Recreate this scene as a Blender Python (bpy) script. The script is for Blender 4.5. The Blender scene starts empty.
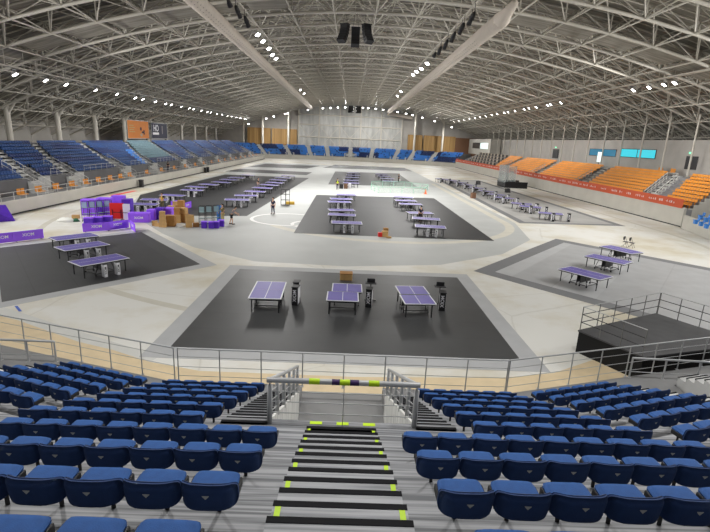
import bpy, bmesh, math, random
from math import sin, cos, tan, atan2, pi, radians, sqrt, hypot
from mathutils import Vector, Matrix
random.seed(7)
S = bpy.context.scene
LAMP_W, WORLD_S, EXPO = 740.0, 0.25, 0.07
COL = S.collection

# ------------------------------------------------------------------ camera
F_PX, PITCH, ROLL, YAW, CAM_H = 481.3, 0.25594, 0.0463, 0.0198, 8.0
fw = Vector((sin(YAW) * cos(PITCH), cos(YAW) * cos(PITCH), -sin(PITCH)))
_r = Vector((cos(YAW), -sin(YAW), 0)); _u = _r.cross(fw)
rt = cos(ROLL) * _r + sin(ROLL) * _u
up = -sin(ROLL) * _r + cos(ROLL) * _u
cd = bpy.data.cameras.new('camera'); cam = bpy.data.objects.new('camera', cd); COL.objects.link(cam)
cam.matrix_world = Matrix(((rt.x, up.x, -fw.x, 0), (rt.y, up.y, -fw.y, 0), (rt.z, up.z, -fw.z, CAM_H), (0, 0, 0, 1)))
cd.sensor_width = 36; cd.lens = F_PX * 36 / 710; cd.clip_end = 800; cd.clip_start = 0.05
S.camera = cam

def ray(px, py): return fw + rt * ((px - 355) / F_PX) + up * ((266 - py) / F_PX)
def G(px, py, z=0.0):
    """world point at height z that the measured point of the photograph stands for"""
    d = ray(px, py); t = (z - CAM_H) / d.z
    return Vector((d.x * t, d.y * t, z))
def on_slope(px, py, X0, z0, s):
    d = ray(px, py); t = (z0 - CAM_H - s * X0) / (d.z - s * d.x)
    return Vector((d.x * t, d.y * t, CAM_H + d.z * t))
def at_x(px, py, X):
    d = ray(px, py); t = X / d.x
    return Vector((X, d.y * t, CAM_H + d.z * t))

# --------------------------------------------------------------- materials
def srgb(r, g, b):
    f = lambda c: (c / 255 / 12.92) if c / 255 <= 0.04045 else ((c / 255 + 0.055) / 1.055) ** 2.4
    return (f(r), f(g), f(b), 1)
def mat(name, c, rough=0.6, metal=0.0, var=0.0, scale=3.0, bump=0.0, bscale=40.0, emit=None, es=0.0, alpha=None, spec=0.5, stretch=None, c2=None):
    m = bpy.data.materials.new(name); m.use_nodes = True
    nt = m.node_tree; b = nt.nodes['Principled BSDF']
    b.inputs['Base Color'].default_value = c; b.inputs['Roughness'].default_value = rough; b.inputs['Metallic'].default_value = metal
    b.inputs['Specular IOR Level'].default_value = spec
    if emit: b.inputs['Emission Color'].default_value = emit; b.inputs['Emission Strength'].default_value = es
    if alpha is not None: b.inputs['Alpha'].default_value = alpha
    if var or c2 or bump:
        tc = nt.nodes.new('ShaderNodeTexCoord'); mp = nt.nodes.new('ShaderNodeMapping')
        nt.links.new(tc.outputs['Object'], mp.inputs['Vector'])
        if stretch: mp.inputs['Scale'].default_value = stretch
    if var or c2:
        n = nt.nodes.new('ShaderNodeTexNoise'); n.inputs['Scale'].default_value = scale; n.inputs['Detail'].default_value = 6
        nt.links.new(mp.outputs['Vector'], n.inputs['Vector'])
        cr = nt.nodes.new('ShaderNodeValToRGB'); e = cr.color_ramp.elements
        e[0].position = 0.3; e[1].position = 0.7
        e[0].color = tuple(x * (1 - var) for x in c[:3]) + (1,); e[1].color = c2 if c2 else tuple(min(1, x * (1 + var)) for x in c[:3]) + (1,)
        nt.links.new(n.outputs['Fac'], cr.inputs['Fac']); nt.links.new(cr.outputs['Color'], b.inputs['Base Color'])
    if bump:
        n2 = nt.nodes.new('ShaderNodeTexNoise'); n2.inputs['Scale'].default_value = bscale; n2.inputs['Detail'].default_value = 3
        nt.links.new(mp.outputs['Vector'], n2.inputs['Vector'])
        bp = nt.nodes.new('ShaderNodeBump'); bp.inputs['Strength'].default_value = bump; bp.inputs['Distance'].default_value = 0.02
        nt.links.new(n2.outputs['Fac'], bp.inputs['Height']); nt.links.new(bp.outputs['Normal'], b.inputs['Normal'])
    return m
def concrete_mat():
    m = bpy.data.materials.new('rink_concrete'); m.use_nodes = True
    nt = m.node_tree; b = nt.nodes['Principled BSDF']; N = nt.nodes.new; L = nt.links.new
    tc = N('ShaderNodeTexCoord')
    n1 = N('ShaderNodeTexNoise'); n1.inputs['Scale'].default_value = 0.16; n1.inputs['Detail'].default_value = 8; n1.inputs['Roughness'].default_value = 0.62
    L(tc.outputs['Object'], n1.inputs['Vector'])
    cr = N('ShaderNodeValToRGB'); e = cr.color_ramp.elements
    e[0].position = 0.36; e[0].color = srgb(202, 194, 172); e[1].position = 0.56; e[1].color = srgb(224, 223, 217)
    L(n1.outputs['Fac'], cr.inputs['Fac'])
    v = N('ShaderNodeTexVoronoi'); v.feature = 'DISTANCE_TO_EDGE'; v.inputs['Scale'].default_value = 0.13
    n2 = N('ShaderNodeTexNoise'); n2.inputs['Scale'].default_value = 0.6; n2.inputs['Detail'].default_value = 5
    mx = N('ShaderNodeMix'); mx.data_type = 'VECTOR'; mx.inputs['Factor'].default_value = 0.18
    L(tc.outputs['Object'], n2.inputs['Vector']); L(tc.outputs['Object'], mx.inputs[4]); L(n2.outputs['Color'], mx.inputs[5])
    L(mx.outputs[1], v.inputs['Vector'])
    cr2 = N('ShaderNodeValToRGB'); e2 = cr2.color_ramp.elements
    e2[0].position = 0.0; e2[0].color = (0.72, 0.7, 0.66, 1); e2[1].position = 0.005; e2[1].color = (1, 1, 1, 1)
    L(v.outputs['Distance'], cr2.inputs['Fac'])
    mu = N('ShaderNodeMix'); mu.data_type = 'RGBA'; mu.blend_type = 'MULTIPLY'; mu.inputs['Factor'].default_value = 0.5
    L(cr.outputs['Color'], mu.inputs[6]); L(cr2.outputs['Color'], mu.inputs[7])
    L(mu.outputs[2], b.inputs['Base Color']); b.inputs['Roughness'].default_value = 0.5
    return m
def planks_mat(name, c1, c2, sc, stretch, rough=0.6, metal=0.0):
    m = bpy.data.materials.new(name); m.use_nodes = True
    nt = m.node_tree; b = nt.nodes['Principled BSDF']; N = nt.nodes.new; L = nt.links.new
    tc = N('ShaderNodeTexCoord'); mp = N('ShaderNodeMapping'); mp.inputs['Scale'].default_value = stretch
    n = N('ShaderNodeTexNoise'); n.inputs['Scale'].default_value = sc; n.inputs['Detail'].default_value = 4
    cr = N('ShaderNodeValToRGB'); e = cr.color_ramp.elements; e[0].position = 0.38; e[0].color = c1; e[1].position = 0.62; e[1].color = c2
    L(tc.outputs['Object'], mp.inputs['Vector']); L(mp.outputs['Vector'], n.inputs['Vector']); L(n.outputs['Fac'], cr.inputs['Fac']); L(cr.outputs['Color'], b.inputs['Base Color'])
    b.inputs['Roughness'].default_value = rough; b.inputs['Metallic'].default_value = metal
    return m
def mat_mat(name, c, lines=1.9, ang=0.0, rough=0.55, seam=0.75):
    """rubber sports flooring laid in strips"""
    m = bpy.data.materials.new(name); m.use_nodes = True
    nt = m.node_tree; b = nt.nodes['Principled BSDF']; N = nt.nodes.new; L = nt.links.new
    tc = N('ShaderNodeTexCoord'); mp = N('ShaderNodeMapping'); mp.inputs['Rotation'].default_value = (0, 0, ang)
    L(tc.outputs['Object'], mp.inputs['Vector'])
    sx = N('ShaderNodeSeparateXYZ'); L(mp.outputs['Vector'], sx.inputs[0])
    d = N('ShaderNodeMath'); d.operation = 'DIVIDE'; d.inputs[1].default_value = lines; L(sx.outputs['Y'], d.inputs[0])
    fl = N('ShaderNodeMath'); fl.operation = 'FLOOR'; L(d.outputs[0], fl.inputs[0])
    fr = N('ShaderNodeMath'); fr.operation = 'FRACT'; L(d.outputs[0], fr.inputs[0])
    w = N('ShaderNodeTexWhiteNoise'); w.noise_dimensions = '1D'; L(fl.outputs[0], w.inputs['W'])
    n = N('ShaderNodeTexNoise'); n.inputs['Scale'].default_value = 0.9; n.inputs['Detail'].default_value = 6; L(mp.outputs['Vector'], n.inputs['Vector'])
    a = N('ShaderNodeMath'); a.operation = 'MULTIPLY_ADD'; a.inputs[1].default_value = 0.22; a.inputs[2].default_value = 0.72; L(w.outputs['Value'], a.inputs[0])
    a2 = N('ShaderNodeMath'); a2.operation = 'MULTIPLY_ADD'; a2.inputs[1].default_value = 0.35; L(n.outputs['Fac'], a2.inputs[0]); L(a.outputs[0], a2.inputs[2])
    lt = N('ShaderNodeMath'); lt.operation = 'GREATER_THAN'; lt.inputs[1].default_value = 0.03; L(fr.outputs[0], lt.inputs[0])
    l2 = N('ShaderNodeMath'); l2.operation = 'MULTIPLY_ADD'; l2.inputs[1].default_value = 1 - seam; l2.inputs[2].default_value = seam; L(lt.outputs[0], l2.inputs[0])
    a3 = N('ShaderNodeMath'); a3.operation = 'MULTIPLY'; L(a2.outputs[0], a3.inputs[0]); L(l2.outputs[0], a3.inputs[1])
    sc = N('ShaderNodeVectorMath'); sc.operation = 'SCALE'; sc.inputs[0].default_value = c[:3]; L(a3.outputs[0], sc.inputs['Scale'])
    L(sc.outputs[0], b.inputs['Base Color']); b.inputs['Roughness'].default_value = rough
    return m

M = {}
M['concrete'] = concrete_mat()
M['infield'] = mat('grey_infield_concrete', srgb(182, 184, 182), 0.55, var=0.06, scale=0.35)
M['sand'] = mat('beige_floor_coating', srgb(214, 194, 158), 0.7, var=0.08, scale=1.5)
M['strip'] = mat('pale_grey_lane', srgb(205, 205, 200), 0.6, var=0.05, scale=0.8)
M['lane'] = mat('worn_track_line', srgb(203, 199, 186), 0.6, var=0.06, scale=1)
M['white_line'] = mat('white_line_paint', srgb(238, 238, 236), 0.5)
M['red_paint'] = mat('red_line_paint', srgb(225, 60, 40), 0.5)
M['blue_paint'] = mat('blue_line_paint', srgb(50, 90, 190), 0.5)
M['deck'] = planks_mat('stand_deck', srgb(90, 92, 96), srgb(158, 159, 162), 2.6, (0.16, 9.0, 3.0), 0.5)
M['step'] = planks_mat('stair_deck', srgb(120, 122, 126), srgb(170, 171, 174), 2.6, (0.25, 7.0, 3.0), 0.5)
M['slab'] = mat('grey_floor_slab', srgb(128, 128, 128), 0.6, var=0.1, scale=1.2)
M['nosing'] = mat('black_stair_nosing', srgb(26, 26, 29), 0.8, spec=0.15)
M['tape'] = mat('lime_yellow_tape', srgb(190, 225, 20), 0.5)
M['purple_tape'] = mat('purple_tape', srgb(60, 30, 90), 0.5)
M['steel'] = mat('brushed_steel', srgb(186, 187, 188), 0.4, 0.25)
M['white_panel'] = planks_mat('white_side_panel', srgb(206, 206, 202), srgb(244, 244, 240), 3.0, (1.0, 4.0, 0.4), 0.5)
M['white_paint'] = mat('white_painted_metal', srgb(214, 214, 210), 0.5)
M['seat_blue'] = mat('blue_upholstery', srgb(27, 80, 146), 0.75, var=0.1, scale=12, bump=0.15, bscale=120)
M['seat_back'] = mat('navy_upholstery', srgb(22, 52, 100), 0.8, var=0.1, scale=12, bump=0.15, bscale=120)
M['emblem'] = mat('silver_emblem', srgb(176, 178, 176), 0.4, 0.3)
M['black'] = mat('black_metal', srgb(24, 24, 27), 0.5)
M['black_fabric'] = mat('black_skirting', srgb(10, 10, 11), 0.9)
M['dark_grey'] = mat('dark_grey_board', srgb(64, 64, 66), 0.7, var=0.15, scale=2)
M['mat_dark'] = mat_mat('black_sports_mat', srgb(46, 47, 49), 1.9, 0, 0.5, 0.8)
M['mat_front'] = mat_mat('paler_black_sports_mat', srgb(70, 71, 72), 1.9, 0, 0.45, 0.85)  # paler base colour than the other black mats
M['mat_dark_side'] = mat_mat('black_sports_mat_turned', srgb(62, 63, 65), 1.9, radians(52))
M['mat_border'] = mat('grey_mat_border', srgb(176, 177, 178), 0.6, var=0.05, scale=1)
M['mat_border_mid'] = mat('mid_grey_mat_border', srgb(118, 119, 121), 0.6, var=0.05, scale=1)
M['mat_light'] = mat_mat('pale_grey_sports_mat', srgb(176, 177, 178), 2.6, radians(-52), 0.45, 0.9)
M['mat_light_long'] = mat_mat('pale_grey_sports_mat_long', srgb(172, 171, 168), 2.6, 0, 0.5, 0.9)
M['purple_top'] = mat('purple_table_top', srgb(104, 94, 172), 0.46, var=0.03, scale=2, spec=0.5)
M['table_white'] = mat('table_white_line', srgb(228, 228, 232), 0.4)
M['purple'] = mat('bright_purple_vinyl', srgb(154, 92, 252), 0.5, var=0.06, scale=3)
M['purple_dark'] = mat('deep_purple_plastic', srgb(86, 38, 184), 0.5, var=0.12, scale=4)
M['lettering'] = mat('white_lettering', srgb(240, 240, 245), 0.5)
M['cardboard'] = mat('cardboard', srgb(200, 160, 104), 0.8, var=0.1, scale=3)
M['cardboard_dark'] = mat('brown_cardboard', srgb(172, 124, 66), 0.8, var=0.1, scale=3)
M['red'] = mat('red_panel', srgb(222, 30, 28), 0.5)
M['teal_glass'] = mat('pale_teal_sheet', srgb(176, 208, 210), 0.3, alpha=0.5)
M['orange_seat'] = mat('orange_plastic', srgb(232, 154, 54), 0.5, var=0.12, scale=0.7)
M['blue_plastic'] = mat('blue_plastic', srgb(30, 74, 136), 0.5, var=0.25, scale=0.35)
M['blue_plastic_bright'] = mat('bright_blue_plastic', srgb(66, 142, 228), 0.5, var=0.2, scale=0.3)
M['blue_plastic_dark'] = mat('dark_blue_plastic', srgb(24, 52, 112), 0.5, var=0.25, scale=0.35)
M['teal_plastic'] = mat('pale_teal_plastic', srgb(110, 142, 154), 0.5, var=0.15, scale=0.4)
M['wall_light'] = mat('off_white_board_wall', srgb(200, 197, 188), 0.6, var=0.05, scale=0.6)
M['wall_grey'] = mat('grey_concrete_wall', srgb(180, 176, 170), 0.8, var=0.08, scale=0.5)
M['tier_dark'] = mat('dark_grey_wall', srgb(116, 116, 118), 0.8, var=0.1, scale=0.5)
M['tier'] = mat('grey_concrete_tier', srgb(140, 140, 142), 0.8, var=0.08, scale=0.5)
M['tier_light'] = mat('pale_concrete_steps', srgb(196, 196, 194), 0.7, var=0.08, scale=1)
M['banner'] = mat('orange_red_banner', srgb(204, 86, 48), 0.6, var=0.06, scale=0.4)
M['wood'] = planks_mat('wood_wall', srgb(150, 116, 68), srgb(180, 144, 90), 1.0, (2.5, 2.5, 0.05), 0.6)
M['end_panel'] = planks_mat('metal_wall_cladding', srgb(166, 166, 163), srgb(192, 192, 188), 0.6, (1.2, 1, 0.25), 0.5)
M['roof_skin'] = planks_mat('roof_deck', srgb(126, 122, 112), srgb(156, 151, 140), 1.0, (0.25, 3.0, 1.0), 0.7)
M['truss'] = mat('pale_painted_steel', srgb(204, 199, 188), 0.5)
M['duct'] = mat('pale_fabric_duct', srgb(206, 196, 184), 0.8, var=0.04, scale=2)
M['duct_hole'] = mat('duct_nozzle', srgb(120, 112, 102), 0.8)
M['lamp'] = mat('floodlight_lens', (1, 1, 1, 1), 0.3, emit=(1.0, 0.98, 0.94, 1), es=14)
M['lamp_grey'] = mat('floodlight_housing', srgb(120, 120, 118), 0.5, 0.3)
M['window'] = mat('lit_blue_glass', srgb(40, 150, 170), 0.15, emit=srgb(60, 200, 215), es=0.85, var=0.0)
M['window_dim'] = mat('dim_blue_glass', srgb(40, 110, 140), 0.15, emit=srgb(50, 130, 165), es=0.35)
M['screen'] = mat('lit_white_screen', srgb(220, 235, 235), 0.3, emit=srgb(220, 245, 245), es=0.8)
M['green_light'] = mat('green_exit_light', srgb(100, 230, 160), 0.3, emit=srgb(120, 240, 180), es=1.5)
M['orange_board'] = mat('orange_poster', srgb(206, 124, 46), 0.6, var=0.06, scale=0.7)
M['navy_board'] = mat('navy_poster', srgb(24, 28, 56), 0.6)
M['net'] = mat('pale_green_net', srgb(196, 222, 208), 0.7, alpha=0.2)
M['green_rail'] = mat('pale_green_tube', srgb(150, 196, 176), 0.6)
M['cone'] = mat('orange_cone', srgb(236, 110, 50), 0.5)
M['yellow'] = mat('yellow_sheet', srgb(212, 170, 60), 0.6)
M['sack'] = mat('white_sack', srgb(232, 232, 226), 0.8, bump=0.4, bscale=8)
M['green'] = mat('dark_green_cloth', srgb(40, 100, 70), 0.8)
M['brown'] = mat('brown_wood', srgb(120, 86, 62), 0.6)
M['glass'] = mat('clear_panel', srgb(190, 200, 200), 0.1, alpha=0.35)
M['skin'] = mat('skin', srgb(204, 160, 132), 0.6)
M['hair'] = mat('black_hair', srgb(28, 24, 22), 0.8)
M['hivis'] = mat('yellow_vest', srgb(206, 226, 50), 0.6)
M['navy'] = mat('navy_cloth', srgb(32, 34, 62), 0.8)
M['grey_cloth'] = mat('grey_cloth', srgb(140, 132, 136), 0.8)
M['olive'] = mat('olive_cloth', srgb(104, 96, 60), 0.8)
M['khaki'] = mat('khaki_cloth', srgb(186, 170, 120), 0.8)
M['dark_cloth'] = mat('dark_cloth', srgb(34, 32, 36), 0.8)
M['vip'] = mat('greige_desk', srgb(176, 164, 148), 0.6)
M['vip_dark'] = mat('charcoal_seat', srgb(104, 102, 100), 0.7)
M['door'] = mat('dark_door', srgb(48, 48, 50), 0.5)

# ------------------------------------------------------------------ meshes
class MB:
    def __init__(s): s.v = []; s.f = []; s.m = []
    def add(s, vs, fs, mi=0):
        o = len(s.v); s.v += [tuple(v) for v in vs]; s.f += [tuple(i + o for i in f) for f in fs]; s.m += [mi] * len(fs); return s
    def box(s, x0, x1, y0, y1, z0, z1, mi=0, T=None):
        vs = [Vector((x, y, z)) for z in (z0, z1) for y in (y0, y1) for x in (x0, x1)]
        if T: vs = [T @ v for v in vs]
        return s.add(vs, [(0, 2, 3, 1), (4, 5, 7, 6), (0, 1, 5, 4), (2, 6, 7, 3), (0, 4, 6, 2), (1, 3, 7, 5)], mi)
    def cbox(s, x0, x1, y0, y1, z0, z1, b=0.02, mi=0, T=None):
        """box with chamfered vertical and top edges"""
        def ring(i, z): return [(x0 + i + b, y0 + i, z), (x1 - i - b, y0 + i, z), (x1 - i, y0 + i + b, z), (x1 - i, y1 - i - b, z), (x1 - i - b, y1 - i, z), (x0 + i + b, y1 - i, z), (x0 + i, y1 - i - b, z), (x0 + i, y0 + i + b, z)]
        vs = [Vector(v) for v in ring(b * .5, z0) + ring(0, z0 + b * .5) + ring(0, z1 - b) + ring(b * .7, z1)]
        if T: vs = [T @ v for v in vs]
        fs = [tuple(range(7, -1, -1)), tuple(range(24, 32))]
        for k in range(3):
            for i in range(8):
                j = (i + 1) % 8; fs.append((k * 8 + i, k * 8 + j, k * 8 + 8 + j, k * 8 + 8 + i))
        return s.add(vs, fs, mi)
    def bar(s, a, b, r, n=6, mi=0, cap=True):
        a = Vector(a); b = Vector(b); d = (b - a)
        if d.length < 1e-6: return s
        d.normalize(); u = d.cross(Vector((0, 0, 1)) if abs(d.z) < 0.9 else Vector((1, 0, 0))).normalized(); w = d.cross(u)
        vs = [p + r * (cos(2 * pi * k / n) * u + sin(2 * pi * k / n) * w) for p in (a, b) for k in range(n)]
        fs = [(k, (k + 1) % n, n + (k + 1) % n, n + k) for k in range(n)]
        if cap: fs += [tuple(range(n - 1, -1, -1)), tuple(range(n, 2 * n))]
        return s.add(vs, fs, mi)
    def tube(s, pts, r, n=8, mi=0):
        pts = [Vector(p) for p in pts]; rings = []
        for i, p in enumerate(pts):
            d = (pts[min(i + 1, len(pts) - 1)] - pts[max(i - 1, 0)]).normalized()
            u = d.cross(Vector((0, 0, 1)) if abs(d.z) < 0.9 else Vector((1, 0, 0))).normalized(); w = d.cross(u)
            rr = r[i] if isinstance(r, (list, tuple)) else r
            rings.append([p + rr * (cos(2 * pi * k / n) * u + sin(2 * pi * k / n) * w) for k in range(n)])
        fs = [(i * n + k, i * n + (k + 1) % n, i * n + n + (k + 1) % n, i * n + n + k) for i in range(len(pts) - 1) for k in range(n)]
        fs += [tuple(range(n - 1, -1, -1)), tuple(range((len(pts) - 1) * n, len(pts) * n))]
        return s.add([v for q in rings for v in q], fs, mi)
    def poly(s, pts, z0, z1, mi=0):
        """vertical prism over a plan outline"""
        n = len(pts); P = [(p[0], p[1]) for p in pts]
        if sum(P[i][0] * P[(i + 1) % n][1] - P[(i + 1) % n][0] * P[i][1] for i in range(n)) < 0: P.reverse()
        vs = [(x, y, z0) for x, y in P] + [(x, y, z1) for x, y in P]
        fs = [tuple(range(n - 1, -1, -1)), tuple(range(n, 2 * n))] + [(i, (i + 1) % n, n + (i + 1) % n, n + i) for i in range(n)]
        return s.add(vs, fs, mi)
    def quad(s, a, b, c, d, mi=0): return s.add([a, b, c, d], [(0, 1, 2, 3)], mi)
    def data(s, name, mats, smooth=False):
        me = bpy.data.meshes.new(name); me.from_pydata(s.v, [], s.f)
        for m_ in (mats if isinstance(mats, (list, tuple)) else [mats]): me.materials.append(M[m_])
        if len(me.materials) > 1: me.polygons.foreach_set('material_index', s.m)
        if smooth: me.polygons.foreach_set('use_smooth', [True] * len(me.polygons))
        me.update(); return me
    def build(s, name, mats, parent=None, smooth=False, kind=None):
        o = bpy.data.objects.new(name, s.data(name, mats, smooth)); COL.objects.link(o)
        if parent: o.parent = parent
        if kind: o['kind'] = kind
        return o

def tag(o, label, cat, group=None, kind=None):
    o['label'] = label; o['category'] = cat
    if group: o['group'] = group
    if kind: o['kind'] = kind
    return o
def thing(name, label, cat, loc=(0, 0, 0), rz=0.0, group=None):
    o = bpy.data.objects.new(name, None); COL.objects.link(o); o.location = loc; o.rotation_euler = (0, 0, rz); o.empty_display_size = 0.1
    return tag(o, label, cat, group)
KIDS = {}
def kids(o):
    if o.name not in KIDS: KIDS[o.name] = list(o.children)
    return KIDS[o.name]
def dup(o, parent=None, deep=True):
    c = o.copy(); COL.objects.link(c)
    if parent is not None: c.parent = parent
    KIDS[c.name] = []
    for ch in kids(o): KIDS[c.name].append(dup(ch, c))
    return c
class Proto:
    """the first use hands out the model itself, later uses hand out copies"""
    def __init__(s, make): s.make = make; s.o = None
    def __call__(s, loc, rz, label, group=None, cat=None):
        if s.o is None: s.o = s.make(); o = s.o
        else: o = dup(s.o)
        o.location = loc; o.rotation_euler = (0, 0, rz); o['label'] = label
        if group: o['group'] = group
        return o
ORD = 'first second third fourth fifth sixth seventh eighth ninth tenth eleventh twelfth thirteenth fourteenth fifteenth sixteenth seventeenth eighteenth nineteenth twentieth'.split()
def nth(i):
    if i < 20: return ORD[i]
    t, u = divmod(i + 1, 10); T = ['', '', 'twenty', 'thirty', 'forty', 'fifty', 'sixty', 'seventy', 'eighty', 'ninety'][t % 10]
    T = T if t < 10 else 'hundred-and-' + T
    return T + '-' + ORD[u - 1] if u else T[:-1] + 'ieth'
LETTERS = {}
def lettering(txt, size, parent, loc, rot, m='lettering', name='lettering', ext=0.002):
    key = (txt, size, m)
    if key not in LETTERS:
        cu = bpy.data.curves.new('text', 'FONT'); cu.body = txt; cu.size = size; cu.align_x = 'CENTER'; cu.align_y = 'CENTER'; cu.extrude = ext; cu.offset = size * 0.012
        q = bpy.data.objects.new('text', cu); COL.objects.link(q)
        me = bpy.data.meshes.new_from_object(q.evaluated_get(bpy.context.evaluated_depsgraph_get()))
        bpy.data.objects.remove(q); bpy.data.curves.remove(cu); me.name = 'lettering'; me.materials.clear(); me.materials.append(M[m]); LETTERS[key] = me
    o = bpy.data.objects.new(name, LETTERS[key]); COL.objects.link(o); o.parent = parent; o.location = loc; o.rotation_euler = rot
    return o
# ------------------------------------------------------------- near stand
Y0, Z0, RUN, RISE = 3.28, 4.994, 0.368, 0.1643
ny = lambda i: Y0 + RUN * i
nz = lambda i: Z0 - RISE * i
TA = tan(radians(17.5)); XB = 5.45
def sh(x): return TA * max(0.0, abs(x) - XB)
FRONT = 0.44      # level of the walkway in front of the first row
def wedge_box(mb, x0, x1, y0, y1, z0, z1, mi=0):
    """box whose front and back edges follow the bend of the stand"""
    vs = [(x, y + sh(x), z) for z in (z0, z1) for y in (y0, y1) for x in (x0, x1)]
    mb.add(vs, [(0, 2, 3, 1), (4, 5, 7, 6), (0, 1, 5, 4), (2, 6, 7, 3), (0, 4, 6, 2), (1, 3, 7, 5)], mi)
def rows_block(name, x0, x1, k0, k1):
    mb = MB()
    for k in range(k0, k1 + 1):
        wedge_box(mb, x0, x1, ny(3 * k - 4), ny(3 * k - 1), nz(3 * k - 1) - (1.6 if k > k0 else 0.7), nz(3 * k - 1))
    o = mb.build(name, 'deck', kind='structure'); return o
AX0, AX1 = -0.56, 0.64; SX = 2.12; VX0, VX1 = -1.22, 1.32; WX = 8.5
rows_block('floor_tier', -XB, AX0, -3, 3); rows_block('floor_tier', AX1, XB, -3, 3)
rows_block('floor_tier', -XB, -SX, 4, 9); rows_block('floor_tier', SX, XB, 4, 9)
rows_block('floor_tier', -WX, -XB, 1, 9); rows_block('floor_tier', XB, WX, 1, 9)
# row four is the landing behind the vomitory rail
mb = MB(); mb.box(-SX, SX, ny(8), ny(11), nz(11) - 1.2, nz(11)); mb.build('floor_landing', 'deck', kind='structure')
mb = MB(); mb.box(-SX, SX, ny(11), 7.78, nz(12) - 1.0, nz(12))
lo = mb.build('floor_landing_edge', 'deck', kind='structure')
for x in (-0.42, 0.06, 0.54):
    m2 = MB(); m2.box(x - 0.11, x + 0.11, 7.66, 7.75, nz(12), nz(12) + 0.006); m2.build('yellow_tape', 'tape', lo)
# centre stairs: two extra steps on every row
def stair_flight(name, x0, x1, i0, i1, tape, parts_mat='step'):
    root = bpy.data.objects.new(name, None); COL.objects.link(root); root['kind'] = 'structure'
    mb = MB()
    for i in range(i0, i1 + 1):
        mb.box(x0, x1, ny(i) - RUN, ny(i), nz(i) - 0.5, nz(i))
    mb.build('step_flight', parts_mat, root)
    for i in range(i0, i1 + 1):
        n = MB(); n.box(x0 + 0.0, x1 - 0.0, ny(i) - 0.055, ny(i) + 0.012, nz(i) - 0.03, nz(i) + 0.006); n.build('nosing', 'nosing', root)
        if tape and i % 2 == 0:
            for xx in (x0 + 0.05, x1 - 0.05):
                t = MB(); t.box(xx - 0.026, xx + 0.026, ny(i) + 0.05, ny(i + 1) - 0.06, nz(i + 1), nz(i + 1) + 0.005)
                t.build('yellow_tape', 'tape', root)
    return root
stair_flight('floor_stairs', AX0, AX1, -9, 11, True)
stair_flight('floor_stairs', -SX, VX0 - 0.06, 12, 26, False); stair_flight('floor_stairs', VX1 + 0.06, SX, 12, 26, False)
# vomitory: floor, back wall, side walls
mb = MB(); mb.box(VX0 - 0.06, VX1 + 0.06, 6.6, 14.15, -0.05, 0.012); mb.build('floor_vomitory', 'slab', kind='structure')
for x0, x1 in ((VX0 - 0.06, VX0), (VX1, VX1 + 0.06)):
    mb = MB(); y0, y1 = 7.72, 12.84
    z0, z1 = nz(12) + 0.06, nz(26) + 0.04
    vs = [(x, y, z) for x in (x0, x1) for y, z in ((y0, 0), (y1, 0), (y1, z1), (y0, z0))]
    mb.add(vs, [(0, 3, 2, 1), (4, 5, 6, 7), (0, 1, 5, 4), (3, 7, 6, 2), (0, 4, 7, 3), (1, 2, 6, 5)])
    mb.build('wall_vomitory', 'white_panel', kind='structure')
# front walkway slab, following the bend out to the next sections
OUT = 15.5
for sgn in (-1, 1):
    mb = MB(); xs = [-VX0 if sgn < 0 else VX1, XB, WX, 11.2, OUT]
    for a, b in zip(xs, xs[1:]): wedge_box(mb, *sorted((sgn * a, sgn * b)), 12.85, 13.76, -0.02, FRONT)
    for a, b in ((WX, 9.25), (9.25, 11.3)): wedge_box(mb, *sorted((sgn * a, sgn * b)), 7.0, 12.85, -0.02, FRONT)
    mb.build('floor_walkway', 'slab', kind='structure')
# outer sections beyond the wing blocks
for sgn in (-1, 1):
    mb = MB()
    for k in range(4, 10): wedge_box(mb, *sorted((sgn * 12.3, sgn * OUT)), ny(3 * k - 4), ny(3 * k - 1), nz(3 * k - 1) - 1.0, nz(3 * k - 1))
    mb.build('floor_tier', 'deck', kind='structure')
    mb = MB(); nn = MB()
    for a, b in ((WX, 9.2), (11.4, 12.3)):
        for i in range(12, 27):
            wedge_box(mb, *sorted((sgn * a, sgn * b)), ny(i) - RUN, ny(i), nz(i) - 0.6, nz(i))
            wedge_box(nn, *sorted((sgn * a, sgn * b)), ny(i) - 0.05, ny(i) + 0.012, nz(i) - 0.03, nz(i) + 0.006)
    o = mb.build('floor_stairs_outer', 'tier_light', kind='structure'); nn.build('nosing', 'nosing', o)

# ------------------------------------------------------------------ rails
def rail_fence(name, label, pts, h=1.14, post_r=0.02, rails=(0.2, 0.47, 0.76), top_r=0.025, thin=0.009, m='steel', group=None, z0s=None, base=0.0):
    """posts at pts (on the ground), a top tube, thinner rails below"""
    P = [Vector(p) for p in pts]; root = thing(name, label, 'railing', P[0], 0, group)
    rel = [p - P[0] for p in P]
    t = MB(); t.tube([r + Vector((0, 0, h)) for r in rel], top_r, 8); t.build('top_rail', m, root, True)
    for q in rails:
        t = MB(); t.tube([r + Vector((0, 0, h * q / 1.0)) for r in rel], thin, 6); t.build('rail', m, root, True)
    for r in rel:
        t = MB(); t.bar(r, r + Vector((0, 0, h)), post_r, 8); t.cbox(r.x - .05, r.x + .05, r.y - .05, r.y + .05, r.z, r.z + 0.012, .004); t.build('post', m, root)
    return root
def front_rail_y(x): return 13.68 + TA * max(0.0, abs(x) - 5.12)
xs = [-5.06 + i * 10.26 / 8 for i in range(9)]
rail_fence('guard_rail', 'thin steel guard rail straight across the front of the near blue seats', [(x, front_rail_y(x), FRONT) for x in xs])
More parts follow.
